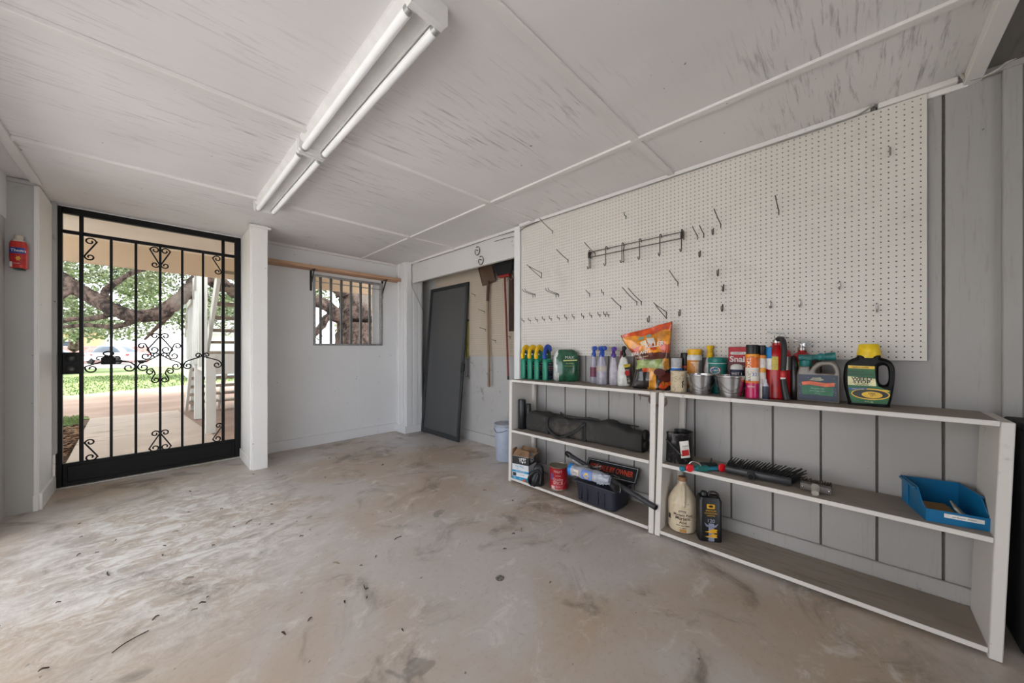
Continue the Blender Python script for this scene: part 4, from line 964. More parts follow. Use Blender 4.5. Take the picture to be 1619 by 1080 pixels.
# long black canvas bag
m_canvas = paint('dusty_black_canvas', (50, 48, 46), (104, 94, 84), (1, 1, 1), 7, .46, .72, .6, .85, .25, .2, speck=False); m_web = M((20, 20, 21), .6); m_net = M((14, 14, 15), .7)
t = thing('canvas_bag', 'long black canvas carry bag with loop handles lying on the middle shelf', 'bag', (2.330, 1.52, MZ), -88)
rows = []
for i in range(41):
    u = -.50+1.0*i/40; hh = .080+.006*math.sin(u*9)-.010*(u > .38)+(-.018 if i == 0 else 0)+.004*math.sin(u*31); hd = .075-(.012 if i in (0, 40) else 0)
    row = []
    for p in sloop(hd, hh, 4.2, 36):
        q = Vector((u, p[0], .0)); w_ = noise.noise(Vector((u*9, p[0]*9, p[1]*9)))*.012+noise.noise(Vector((u*24, p[0]*20, p[1]*20)))*.005
        z = max(0, hh+p[1]*(1+w_*3)); row.append((u, p[0]*(1+w_*6), z if p[1] < .0 else hh+p[1]+w_))
    rows.append(row)
b = MB(); b.loft(rows); b.build('bag_body', m_canvas, t, 60)
b = MB()
for z in (.045, .110):
    b.lathe([(.0, -.004), (.038, -.004), (.040, .006), (.036, .018), (.02, .024), (0, .024)], 22, X=Matrix.Translation((.50, 0, z)) @ Matrix.Rotation(R(90), 4, 'Y'))
b.build('end_pocket', m_net, t)
b = MB(); b.tube(smooth_path([(-.26, -.080, .148), (-.27, -.086, .10), (-.24, -.098, .05), (-.16, -.108, .010), (-.12, -.110, .012), (-.02, -.100, .06), (.05, -.088, .115), (.075, -.080, .14)], 8), .009, 8, flat=.35); b.build('strap', m_web, t)
b = MB(); b.tube(smooth_path([(-.18, .0, .165), (-.175, -.02, .185), (-.15, -.045, .182), (-.10, -.05, .168), (.0, -.04, .168), (.1, -.02, .172), (.16, 0, .164)], 6), .009, 8, flat=.4); b.build('strap', m_web, t)
b = MB()
for u in (-.27, .075, .065): b.box(u-.012, u+.012, -.0815, -.079, .008, .15, bev=.001)
b.box(-.46, .46, -.005, .005, .160, .168, bev=.003); b.build('webbing', m_web, t)

# bottom shelf: DAP carton, black grip, red can, tote and what lies on it
t = thing('dap_carton', 'open white and black cardboard carton with blue bands, marked DAP', 'box', (2.250, 2.043, BZ), -78)
m_cart = M((222, 224, 226), .6, 0, .08, 8); m_ckraft = M((150, 116, 86), .8, 0, .3, 12); m_cblk = M((30, 30, 32), .55); m_cblue = M((34, 150, 196), .5)
b = MB(); W_, D_, H_ = .080, .068, .20
for (x0, x1, y0, y1) in ((-W_, W_, -D_, -D_+.003), (-W_, W_, D_-.003, D_), (-W_, -W_+.003, -D_+.003, D_-.003), (W_-.003, W_, -D_+.003, D_-.003)): b.box(x0, x1, y0, y1, 0, H_)
b.box(-W_, W_, -D_, D_, 0, .003)
b.build('carton', m_cart, t, 0)
fl = MB()
fl.add([(-W_, -D_, H_), (-W_, D_, H_), (-W_-.01, D_-.01, H_+.055), (-W_-.006, -D_+.02, H_+.05)], [(0, 1, 2, 3)]); fl.add([(-W_, D_, H_), (W_, D_, H_), (W_-.01, D_+.03, H_+.04), (-W_+.01, D_+.025, H_+.05)], [(0, 1, 2, 3)])
fl.add([(W_, -D_, H_), (W_, D_, H_), (W_+.045, D_-.02, H_+.035), (W_+.035, -D_+.01, H_+.01)], [(0, 1, 2, 3)]); fl.add([(-W_, -D_, H_), (W_, -D_, H_), (W_*.7, -D_+.05, H_+.035), (-W_+.01, -D_+.06, H_+.045)], [(0, 1, 2, 3)])
f_ = fl.build('flap', m_ckraft, t, 0, False); md = f_.modifiers.new('thick', 'SOLIDIFY'); md.thickness = .003
b = MB(); e_ = .0006
def sides(z0, z1, m_, k_=1):
    for s, (a, c_) in ((0, ((-W_, -D_-e_*k_), (W_, -D_-e_*k_))), (2, ((W_+e_*k_, -D_), (W_+e_*k_, D_)))):
        b.quad((*a, z0), (*c_, z0), (*c_, z1), (*a, z1), m_)
sides(.132, .199, 0); sides(.062, .080, 1); sides(.0, .026, 1)
fy = -D_-.0016; fl_ = lambda u, v: (-W_-.0016, -u, v)
def shield(cx, cz, fn): b.add([fn(cx+x, cz+z) for x, z in ((-.036, .020), (.036, .024), (.030, -.014), (.006, -.014), (0, -.026), (-.006, -.014), (-.032, -.012))], [tuple(range(7))], 2)
sh_f = lambda u, v: (u, -D_-.0011, v); sh_l = lambda u, v: (W_+.0011, u, v)
shield(.02, .166, sh_f); shield(-.01, .170, sh_l)
b.text('DAP', .036, at(fy, .02, .168), 0, bold=.04); b.text('DAP', .036, lambda u, v: (W_+.0017, u-.01, .172+v), 0, bold=.04)
b.text('Alex Plus', .022, at(fy, -.01, .115), 1); b.text('caulk', .011, at(fy, -.03, .096), 3); b.text('WATERPROOF', .013, at(fy, 0, .071), 2); b.text('WATERPROOF', .012, lambda u, v: (W_+.0017, u, .071+v), 2)
b.quad((-.074, -D_-.0014, .03), (-.040, -D_-.0014, .03), (-.040, -D_-.0014, .058), (-.074, -D_-.0014, .058), 0); b.text('paintable', .011, at(fy, .018, .046), 3); b.text('55', .018, at(fy, -.055, .013), 2); b.text('yrs', .014, at(fy, .0, .013), 2)
b.build('printing', [m_cblk, m_cblue, paper, K((110, 116, 124))], t, 0)
t = thing('black_plastic_grip', 'black plastic handled tool standing against the carton', 'tool', (2.205, 1.868, BZ), face(2.2, 1.87))
b = MB(); b.loft([sloop(w_, d_, 3, 24, cx, 0, z) for z, w_, d_, cx in [(0, .055, .042, 0), (.01, .062, .046, 0), (.06, .058, .042, .004), (.10, .050, .036, .012), (.145, .040, .030, .018), (.165, .026, .02, .02), (.172, .01, .01, .02)]]); b.build('body', M((30, 32, 36), .4, 0, .3, 14), t)
b = MB(); b.tube(smooth_path([(-.052, -.036, .02), (-.060, -.05, .07), (-.030, -.058, .115), (.010, -.05, .128), (.035, -.05, .09), (.03, -.055, .03)], 6), .012, 10); b.tube(smooth_path([(-.02, -.05, .006), (-.005, -.06, .05), (.015, -.055, .10)], 5), .011, 10); b.build('handle', black, t)
b = MB(); b.box(-.02, .015, -.052, -.040, .10, .14, bev=.006, seg=2); b.build('tongue', M((86, 90, 98), .35), t)
t = thing('orange_cap', 'small dusty orange cap lying at the front of the bottom shelf before the carton', 'cap', (2.19, 1.985, BZ), 20)
b = MB(); b.lathe([(0, 0), (.018, 0), (.019, .003), (.016, .012), (.012, .016), (0, .016)], 18); b.build('cap', K((206, 112, 80), .6), t)
t = thing('red_coffee_can', 'red metal can with worn white lettering and a dusty lid', 'can', (2.285, 1.70, BZ), face(2.28, 1.7))
b = MB(); b.lathe([(0, .004), (.072, .004), (.073, 0), (.076, .001), (.0765, .006), (.074, .010), (.074, .17), (.0765, .174), (.0765, .180), (.073, .181), (.071, .174), (0, .173)], 44, matfn=lambda c: 1 if c.z > .172 or c.z < .008 else 0); b.build('can', [paint('red_can_paint', (164, 24, 34), (206, 160, 150), (2, 2, 6), 16, .62, .70, .7, .4, .1), M((150, 138, 120), .45, .6, .25, 10)], t)
b = MB(); r_ = .0748
for z_, s_, w_ in ((.148, .026, 'FRUIT'), (.118, .014, 'cocktail'), (.088, .028, 'Quality'), (.060, .034, 'SPICE'), (.032, .014, 'net wt')): b.text(w_, s_, on_cyl(r_, z_, -96), 0)
b.arc(r_, .010, .036, -140, -116, 0); b.arc(r_, .080, .130, -148, -128, 1); b.tube([on_cyl(.0752, .03, -70+i*3)(0, i*.0045) for i in range(12)], .0006, 4, 0)
b.build('label', [K((214, 180, 176)), K((96, 84, 140))], t, 0)
# dark blue tote
m_tote = M((34, 36, 50), .5, 0, .12, 8)
t = thing('dark_tote', 'dark navy plastic tote on the bottom shelf with odds and ends on top', 'tote', (2.300, 1.315, BZ), -92)
b = MB(); b.loft([sloop(w_, d_, 7, 40, 0, 0, z) for z, w_, d_ in [(0, .150, .105), (.006, .156, .111), (.125, .164, .118), (.128, .170, .124), (.142, .170, .124), (.146, .166, .120), (.140, .15, .105), (.136, 0.02, .02)]]); b.build('tote_body', m_tote, t)
for x in (-.105, -.055, .035, .085):
    b = MB(); b.box(x-.006, x+.006, -.122, -.112, .02, .115, bev=.004); b.build('rib', M((24, 26, 38), .5), t)
b = MB(); b.box(-.172, .172, -.126, .126, .138, .150, bev=.005, seg=2); b.build('lid', m_tote, t)
TOP = BZ+.151
# clear plastic package / bottle wrapped in bag
m_clear = M((208, 212, 224), .12, 0, .12, 20, trans=.35); m_lblue = K((40, 130, 206), .3)
t = thing('plastic_package', 'crinkled clear plastic package with blue ends lying on the tote', 'package', (2.215, 1.385, TOP+.006), 0)
P = [Vector((.0, .150, .046)), Vector((.0, -.145, .040))]
rows = []
for i in range(25):
    u = i/24; y = .165-.34*u; r_ = .047*(.92+.08*math.sin(u*20)); 
    if i == 0: r_ = .026
    if u > .86: r_ *= max(.3, 1-(u-.86)*3.6)
    row = []
    for p in sloop(r_*(1.05), r_*(1-.2*u), 2.3, 28):
        w_ = noise.noise(Vector((p[0]*40, y*26, p[1]*40)))*(.003+.010*max(0, u-.6))
        row.append((p[0]*(1+w_*20), y, .048+p[1]*(1+w_*20)))
    rows.append(row)
b = MB(); b.loft(rows, matfn=lambda c: 1 if (.128 < c.y < .158) else 0); b.build('wrapper', [m_clear, m_lblue], t, 60)
b = MB()
b.loft([sloop(.030, .024, 2.3, 20, 0, 0, 0) for _ in range(2)]) if False else None
def skin(y, a, r_=.0445): r_ += .0075; return (r_*math.cos(a), y, .048+r_*.93*math.sin(a))
def decal(y0, y1, a0, a1, m_, r_=.0445):
    for i in range(6):
        A0 = R(a0+(a1-a0)*i/6); A1 = R(a0+(a1-a0)*(i+1)/6); b.quad(skin(y0, A0, r_), skin(y0, A1, r_), skin(y1, A1, r_), skin(y1, A0, r_), m_)
decal(.03, -.055, 130, 215, 0); decal(.10, .05, 150, 200, 1, .0448)
b.add([skin(-.015+.022*math.sin(k_*PI/6)*(1 if k_ % 2 else .75), R(178)+.5*math.cos(k_*PI/6)*(1 if k_ % 2 else .75), .0452) for k_ in range(12)], [tuple(range(12))], 2)
b.text('baby', .02, lambda u, v: skin(.078-u, R(176)-v/.045, .0456), 3)
b.build('label', [K((120, 146, 206)), K((214, 204, 190)), K((240, 190, 40)), K((90, 96, 140))], t, 0)
b = MB(); pl = []
for i in range(14):
    for j in range(9):
        pl.append((-.045+.01*noise.noise(Vector((i, j, 1.7)))+.05*(i/13), -.10-.075*i/13, .012+.070*j/8+.012*noise.noise(Vector((i*.9, j*.9, 5)))))
b.add(pl, [(i*9+j, i*9+j+1, (i+1)*9+j+1, (i+1)*9+j) for i in range(13) for j in range(8)]); f_ = b.build('bag_end', M((206, 212, 226), .15, 0, .2, 40, trans=.2), t, 25); f_.modifiers.new('thick', 'SOLIDIFY').thickness = .0015
# black vacuum wand lying across to the unit's post
m_wand = M((58, 58, 62), .32, .1, .2, 10)
t = thing('vacuum_wand', 'long dark tube lying slantwise across the tote, its open end at the shelf joint', 'tube', (0, 0, 0))
pa, pb_ = Vector((2.34, 1.62, .305)), Vector((2.160, .870, .185))
pts = [pa+(pb_-pa)*q for q in (0, .03, .06, .5, .93, 1)]
b = MB(); b.tube(pts, [.016, .018, .0165, .0165, .0175, .0175], 18); b.build('tube', m_wand, t)
d_ = (pb_-pa).normalized(); b = MB(); b.tube([pb_+d_*.0005, pb_+d_*.003], .0145, 18); b.build('bore', M((6, 6, 6), .9), t)
b = MB(); b.tube(smooth_path([tuple(pa+d_*.05), tuple(pa-d_*.02+Vector((0, 0, .012))), tuple(pa-d_*.055+Vector((0, 0, .006))), tuple(pa-d_*.06-Vector((0, 0, .012))), tuple(pa-d_*.03-Vector((0, 0, .018)))], 5), .010, 10); b.build('hook_end', black, t)
b = MB(); q0 = pa+d_*.03; b.tube([tuple(q0+Vector((-.012, 0, -.016))), tuple(q0+d_*.16+Vector((-.014, 0, -.020)))], .006, 8); b.build('hanger_strip', M((206, 206, 208), .4), t)
# black sign with red lettering lying on the tote against the wall
t = thing('sign', 'black sign with red block letters and a pale border tilted on the tote', 'sign', (2.372, 1.305, TOP+.006), -86, rx=-38)
b = MB(); b.box(-.205, .205, -.002, .002, 0, .118, bev=.001); b.build('sign_board', M((22, 24, 28), .4), t)
b = MB(); y_ = -.0026
for x0, x1, z0, z1 in ((-.196, .196, .106, .110), (-.196, .196, .006, .010), (-.196, -.192, .01, .106), (.192, .196, .01, .106)): b.quad((x0, y_, z0), (x1, y_, z0), (x1, y_, z1), (x0, y_, z1), 0)
b.text('FOR SALE BY OWNER', .058, at(y_-.0004, 0, .058), 1, sx=.60, bold=.02); b.build('lettering', [K((170, 180, 184)), K((206, 66, 36))], t, 0)
# short black fitting on the tote
t = thing('pipe_fitting', 'short black plastic pipe fitting with an open end on the tote lid', 'fitting', (2.188, 1.090, TOP+.0), 0)
t.location = (2.180, 1.165, TOP+.002)
b = MB(); b.tube([(.022, .018, .028), (.005, .0, .026), (-.012, -.028, .024)], [.020, .022, .025], 18); b.build('fitting', M((44, 42, 42), .4), t)
b = MB(); b.tube([(-.0125, -.0285, .0238), (-.0145, -.0302, .0235)], .019, 18); b.build('bore', M((6, 6, 6), .9), t)
b = MB(); b.tube(smooth_path([(.03, -.028, .05), (.0, -.05, .04), (-.01, -.055, .010), (.005, -.04, .002)], 5), .003, 6); b.build('clip', M((120, 118, 114), .4, .5), t)
t = thing('wire_bundle', 'crumpled grey plastic strip bundle on the tote behind the clear package', 'bundle', (2.27, 1.36, TOP), 0)
b = MB(); rd = random.Random(9)
for i in range(16):
    p0 = Vector((rd.uniform(-.05, .05), rd.uniform(-.12, .16), .02)); pts = [p0+Vector((rd.gauss(0, .022), rd.gauss(0, .03), abs(rd.gauss(.045, .025)))) for _ in range(4)]
    b.tube(smooth_path(pts, 4), rd.uniform(.0025, .005), 6, flat=.4)
b.build('strips', M((136, 128, 124), .35, 0, .5, 30), t)

# ------------------------------------------------------------------ near unit
t = thing('tar_pot', 'black tar-smeared pot with a white and red tag', 'pot', (2.305, .788, MZ), face(2.3, .79))
b = MB(); b.lathe([(0, 0), (.078, 0), (.081, .005), (.081, .172), (.084, .176), (.084, .184), (.078, .184), (.076, .176), (.075, .15), (0, .148)], 36)
b.v = [(x*(1+.035*noise.noise(Vector((x*22, y*22, z*18)))), y*(1+.035*noise.noise(Vector((x*22, y*22, z*18)))), z+(.007*noise.noise(Vector((x*30, y*30, 2))) if z > .15 else 0)) for x, y, z in b.v]
b.build('pot', paint('tar_smears', (26, 25, 26), (150, 146, 146), (2, 2, 1), 14, .52, .68, .75, .35, .6, .2), t)
b = MB(); b.tube(smooth_path([(-.07, -.05, .14), (-.05, -.085, .125), (-.01, -.092, .085), (.02, -.09, .06), (.045, -.085, .07)], 6), .0035, 6); b.build('handle', M((90, 88, 88), .4, .6), t)
b = MB(); tg = [(.008+.0, -.089-.006*math.sin(i*PI/8), .140-.100*i/8) for i in range(9)]
rows = [[(x+.010*i/8, y, z) for x in (0, .048)] for i, (_, y, z) in enumerate(tg)]
rows = [[(r[0][0]+.006, r[0][1], r[0][2]+.0), (r[1][0]+.006, r[1][1]+.008, r[1][2]+.010)] for r in rows]
b.loft([[r[0], r[1]] for r in rows], cap=(False, False), closed=False)
tagp = b.build('tag', M((222, 218, 210), .6), t, 0); tagp.modifiers.new('thick', 'SOLIDIFY').thickness = .001; tagp['label'] = 'curved white paper tag with a red square'
b = MB(); b.quad((.022, -.0962, .055), (.060, -.0882, .064), (.056, -.0882, .098), (.018, -.0962, .089), 0); b.text('Loctite', .012, lambda u, v: (.036+u, -.0945+u*.2, .118+v+u*.2), 1); b.build('lettering', [red, black], tagp, 0)
# teal toy-like chalk tool with red knobs
t = thing('clamp_bar', 'teal bar clamp with two red round knobs at the front of the middle shelf', 'clamp', (2.200, .620, MZ), face(2.2, .62, 30))
b = MB(); b.box(-.13, -.105, -.012, .012, .002, .030, bev=.004); b.box(-.105, .14, -.009, .009, .004, .026, bev=.004); b.tube([(.14, 0, .015), (.165, 0, .015)], .010, 12); b.build('bar', K((26, 120, 140), .35), t)
b = MB(); b.box(-.04, .03, -.016, .014, .001, .034, bev=.005); b.build('slider', K((20, 110, 104), .35), t)
for x in (-.082, .105):
    b = MB(); b.lathe([(0, 0), (.021, 0), (.0225, .003), (.0225, .010), (.019, .013), (.008, .013), (.007, .016), (0, .016)], 24, X=Matrix.Translation((x, -.009, .0235)) @ Matrix.Rotation(R(90), 4, 'X')); b.build('knob', K((226, 22, 36), .35), t)
b = MB(); b.tube(smooth_path([(-.08, .01, .03), (-.06, .0, .055), (-.03, -.01, .050), (-.015, -.012, .034)], 5), .0035, 8); b.build('spring_lever', M((196, 190, 184), .3, .8), t)
b = MB(); b.box(.0, .10, .012, .040, .001, .040, bev=.006); b.tube([(.06, .02, .035), (.065, .02, .068)], .004, 8); b.build('ratchet', black, t)
# push broom head
m_bris = M((24, 24, 25), .55); m_brm = M((42, 42, 45), .4, 0, .2, 12)
t = thing('broom_head', 'black push broom head with long bristles lying on the middle shelf', 'broom', (2.300, .375, MZ), -88)
b = MB(); b.box(-.145, .150, -.055, -.020, .006, .040, bev=.008, seg=2); b.build('block', m_brm, t)
b = MB(); b.tube([(-.022, -.04, .026), (-.018, -.085, .022)], [.020, .017], 16); b.build('socket', m_brm, t)
b = MB(); b.tube([(-.0179, -.0855, .022), (-.0177, -.087, .022)], .0125, 14); b.build('bore', M((5, 5, 5), .9), t)
b = MB(); rd = random.Random(2)
for i in range(24):
    for j in range(4):
        x = -.14+.285*i/23; z0 = .010+.026*j/3; e = Vector((x*1.16+.035+rd.gauss(0, .003), .085+rd.gauss(0, .004), max(.004, .008+.058*j/3+rd.gauss(0, .003))))
        b.tube([(x, -.022, z0), (x*1.08+.012, .03, z0*1.25+.004), tuple(e)], [.0044, .0040, .0022], 6, cap=True)
o = b.build('bristles', m_bris, t, 0)
# small scrub brush
t = thing('scrub_brush', 'small grey scrub brush with a pale handle stub beside the broom head', 'brush', (2.290, .133, MZ), -90)
b = MB(); b.box(-.058, .058, -.040, .0, .004, .036, bev=.005, seg=2); b.build('block', M((104, 98, 92), .55, 0, .2, 20), t)
b = MB(); b.tube(smooth_path([(.0, -.034, .030), (.0, -.060, .018), (.002, -.085, .012)], 5), [.017]*5+[.014]*6, 12, flat=1.0); b.build('handle', M((176, 168, 158), .45), t)
b = MB()
for i in range(26):
    for j in range(5):
        x = -.054+.108*i/25; z0 = .008+.026*j/4; b.tube([(x, .0, z0), (x*1.08+rd.gauss(0, .002), .040+rd.gauss(0, .003), max(.004, z0*1.25+rd.gauss(0, .003)))], [.0018, .0013], 4, cap=False)
b.build('bristles', M((66, 52, 46), .7), t, 0)
b = MB()
for s in (-.048, .05): b.lathe([(0, 0), (.004, 0), (.003, .002), (0, .003)], 10, X=Matrix.Translation((s, -.0405, .020)) @ Matrix.Rotation(R(90), 4, 'X'))
b.build('rivet', silver, t)
# blue stacking bin
m_bin = M((10, 106, 154), .38, 0, .1, 8)
t = thing('stacking_bin', 'blue plastic stacking bin with cut-down front and a white paper label', 'bin', (2.338, -.272, MZ), -78)
bw, bd, bh, th = .088, .120, .112, .004
b = MB()
def wall(loop, axis, c0, c1):
    if axis == 'x': b.add([(c, y, z) for c in (c0, c1) for y, z in loop], [tuple(range(len(loop))), tuple(range(2*len(loop)-1, len(loop)-1, -1))]+[(i, (i+1) % len(loop), (i+1) % len(loop)+len(loop), i+len(loop)) for i in range(len(loop))])
side = [(-bd, 0), (bd, 0), (bd, bh), (-.02, bh), (-.045, bh-.004), (-.085, .060), (-bd-.004, .050)]
wall(side, 'x', -bw, -bw+th); wall(side, 'x', bw-th, bw)
b.box(-bw+th, bw-th, bd-th, bd, 0, bh); b.box(-bw+th, bw-th, -bd, -bd+th, 0, .050); b.box(-bw+th, bw-th, -bd+th, bd-th, 0, th)
b.box(-bw-.004, bw+.004, bd-.002, bd+.006, bh-.010, bh, bev=.002)
for s in (-1, 1): b.box(min(s*bw, s*(bw+.010)), max(s*bw, s*(bw+.010)), -.04, bd, bh-.012, bh-.004, bev=.002); b.box(min(s*bw, s*(bw+.006)), max(s*bw, s*(bw+.006)), .04, .048, .01, bh-.01, bev=.002)
b.build('bin_body', m_bin, t, 0)
b = MB(); b.quad((-.038, -bd-.0006, .026), (.066, -bd-.0006, .024), (.066, -bd-.0006, .040), (-.038, -bd-.0006, .042), 0); b.text('sandpaper sheets', .009, at(-bd-.0012, .014, .033), 1); b.build('paper_label', [paper, K((60, 60, 64))], t, 0)
for i, (rz_, z_, x_) in enumerate(((4, .006, -.028), (-3, .0122, -.022), (7, .0184, -.030), (2, .0246, -.024))):
    s = thing('sandpaper_sheet', 'tan sheet of sandpaper in the blue bin', 'sandpaper', (0, 0, 0), group='sandpaper sheets in the blue bin')
    s.location = t.location+Matrix.Rotation(R(-78), 3, 'Z') @ Vector((x_, -.03, z_)); s.rotation_euler = (R(4), 0, R(-78+rz_))
    b = MB(); b.box(-.045, .045, -.07, .07, 0, .004, bev=.001); b.build('sheet', M((150, 112, 64) if i % 2 else (176, 138, 88), .8), s)
s = thing('sanding_block', 'pale flat block tilted in the blue bin', 'block', (0, 0, 0)); s.location = t.location+Matrix.Rotation(R(-78), 3, 'Z') @ Vector((.050, -.055, .008)); s.rotation_euler = (0, R(-38), R(-78-12))
b = MB(); b.box(-.004, .004, -.045, .06, 0, .065, bev=.002); b.build('block', M((176, 168, 152), .7), s)

# bottom shelf: gallon jug and black can
t = thing('gallon_jug', 'stained cream plastic gallon jug with black printing on the bottom shelf', 'jug', (2.300, .762, BZ), face(2.3, .76))
m_jug = paint('stained_jug', (212, 196, 168), (160, 128, 92), (1, 1, 1), 14, .5, .7, .6, .4, .1, .12)
b = MB(); b.lathe([(0, .004), (.060, .0), (.074, .006), (.080, .018), (.081, .09), (.079, .10), (.081, .11), (.081, .165), (.078, .185), (.066, .215), (.048, .245), (.030, .270), (.022, .280), (.021, .296), (.024, .298), (.024, .302), (.0, .302)], 40); b.build('jug_body', m_jug, t)
b = MB(); b.tube(smooth_path([(.004, -.022, .280), (.006, -.034, .270), (.008, -.052, .245), (.008, -.070, .215), (.008, -.078, .185), (.006, -.074, .165)], 6), .0115, 12); b.build('handle', m_jug, t)
b = MB(); b.lathe([(.024, .298), (.026, .300), (.026, .318), (.022, .323), (0, .323)], 26); b.build('cap', M((150, 108, 70), .5, 0, .3, 20), t)
b = MB(); rj = .0818
b.arc(rj, .128, .140, -104, -76, 0); b.arc(rj+.0003, .130, .136, -102, -78, 1)
for z_, s_, w_ in ((.114, .020, 'Muriatic Pool'), (.094, .026, 'Muriatic'), (.070, .022, 'Acid'), (.052, .013, 'etch and clean'), (.038, .010, 'one gallon')): b.text(w_, s_, on_cyl(rj, z_, -88), 0, bold=.015)
b.arc(rj, .07, .10, -160, -142, 0); b.arc(rj, .012, .03, -100, -75, 2, r2=rj)
b.build('label', [K((50, 44, 38)), K((200, 186, 160)), K((178, 130, 66))], t, 0)
t = thing('black_can', 'tall flat black can with yellow and pale printing beside the cream jug', 'can', (2.285, .610, BZ), face(2.28, .63, 16))
b = MB(); b.loft(rows_of([(0, .058, .038), (.003, .061, .041), (.235, .061, .041), (.240, .058, .038), (.252, .054, .036), (.254, .048, .03), (.250, .044, .028)], 6)); b.build('can', M((26, 25, 26), .35, .2, .2, 14), t)
b = MB(); b.lathe([(.016, .250), (.018, .252), (.018, .272), (.015, .276), (0, .276)], 20, c=(-.026, 0, 0)); b.build('cap', black, t)
b = MB(); b.tube(smooth_path([(-.002, 0, .252), (.004, 0, .272), (.03, 0, .276), (.048, 0, .264), (.05, 0, .25)], 5), .006, 8, flat=1.4); b.build('handle', M((52, 42, 36), .5), t)
b = MB(); y_ = -.0415
b.plate([[(-.020, .192), (.018, .192), (.020, .196), (.020, .214), (.018, .218), (-.020, .218), (-.022, .214), (-.022, .196)]], y_-.0004, y_+.01, .0003, 0); b.add([(q[0], y_-.0008, q[1]) for q in el(-.001, .206, .012, .007)], [tuple(range(28))], 2)
for z_, s_, w_, m_ in ((.180, .013, 'PREMIUM', 0), (.166, .013, 'CHARCOAL', 0), (.152, .011, 'LIGHTER', 0), (.122, .028, '120', 1), (.028, .010, 'CAUTION', 1), (.014, .008, 'combustible', 1)): b.text(w_, s_, at(y_-.0012, -.001, z_), m_)
b.quad((-.013, y_-.0004, .005), (.016, y_-.0004, .005), (.016, y_-.0004, .108), (-.013, y_-.0004, .108), 3)
b.add([(x, y_-.0007, z) for x, z in ((-.036, .112), (-.018, .098), (.002, .104), (.02, .098), (.038, .110), (.026, .088), (.0, .082), (-.026, .090))], [tuple(range(8))], 3)
for z_ in (.062, .034): b.add([(x, y_-.0009, z_+z) for x, z in ((-.034, -.004), (-.012, .002), (.010, .016), (.034, .012), (.028, .002), (.034, -.006), (.0, -.009))], [tuple(range(7))], 0)
b.build('label', [K((226, 168, 34)), K((170, 176, 190)), black, K((140, 146, 166))], t, 0)
# black cabinet past the shelf's end
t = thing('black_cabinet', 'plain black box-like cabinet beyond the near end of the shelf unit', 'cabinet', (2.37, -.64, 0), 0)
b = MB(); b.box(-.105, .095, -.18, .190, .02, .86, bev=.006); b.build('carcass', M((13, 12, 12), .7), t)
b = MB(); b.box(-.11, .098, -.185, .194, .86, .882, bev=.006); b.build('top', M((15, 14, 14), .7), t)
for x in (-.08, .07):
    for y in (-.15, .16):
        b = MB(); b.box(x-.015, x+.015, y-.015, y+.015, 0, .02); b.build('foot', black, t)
# ------------------------------------------------------------------ pegboards (every hole is a hole)
def pegboard(name, y0, y1, z0, z1, x, label, mat=None, th=.006, pitch=.0254, r=.0031):
    ny = int((y1-y0)/pitch); nz = int((z1-z0)/pitch); oy = y0+((y1-y0)-(ny-1)*pitch)/2-pitch/2; oz = z0+((z1-z0)-(nz-1)*pitch)/2-pitch/2
    b = MB(); V = b.v; F = b.f
    ang = [PI/4+i*PI/4 for i in range(8)]
    sq = [(1, 1), (0, 1), (-1, 1), (-1, 0), (-1, -1), (0, -1), (1, -1), (1, 0)]
    def vert(p): V.append(p); return len(V)-1
    def gy(i): return y0 if i == 0 else (y1 if i == ny else oy+i*pitch)
    def gz(j): return z0 if j == 0 else (z1 if j == nz else oz+j*pitch)
    for i in range(ny):
        for j in range(nz):
            cy = oy+(i+.5)*pitch; cz = oz+(j+.5)*pitch; a, c, d, e = gy(i), gy(i+1), gz(j), gz(j+1)
            o = len(V)
            for sy, sz in sq: V.append((x, c if sy > 0 else a if sy < 0 else cy, e if sz > 0 else d if sz < 0 else cz))
            for g in ang: V.append((x, cy+r*math.cos(g)*1, cz+r*math.sin(g)))
            for g in ang: V.append((x+th, cy+r*math.cos(g), cz+r*math.sin(g)))
            for k_ in range(8):
                l_ = (k_+1) % 8
                F.append((o+k_, o+8+k_, o+8+l_, o+l_)); F.append((o+8+k_, o+16+k_, o+16+l_, o+8+l_))
    for q in (((x, y0, z0), (x, y1, z0), (x+th, y1, z0), (x+th, y0, z0)), ((x, y0, z1), (x, y1, z1), (x+th, y1, z1), (x+th, y0, z1)), ((x, y0, z0), (x, y0, z1), (x+th, y0, z1), (x+th, y0, z0)), ((x, y1, z0), (x, y1, z1), (x+th, y1, z1), (x+th, y1, z0))):
        o = len(V); V.extend(q); F.append((o, o+1, o+2, o+3))
    b.m = [0]*len(F)
    o = b.build(name, mat or m_peg, None, 0, False); tag(o, label, 'pegboard'); return o
PX = 2.474
pegboard('pegboard', -.241, 2.285, 1.106, 2.330, PX, 'large pale pegboard full of holes and hooks on the right wall above the shelves')
pegboard('pegboard', 2.38, 4.28, 1.075, 2.22, 2.828, 'pale pegboard behind the shovel and broom in the recess', paint('recess_pegboard_paint', (192, 178, 160), (150, 136, 120), (1, 1, 1), 3, .5, .8, .5, .6, 0, .04, speck=False), r=.0040)
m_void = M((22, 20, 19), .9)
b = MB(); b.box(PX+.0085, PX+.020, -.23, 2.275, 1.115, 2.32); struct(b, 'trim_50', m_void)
b = MB(); b.box(2.8365, 2.848, 2.39, 4.27, 1.085, 2.21); struct(b, 'trim_51', m_void)

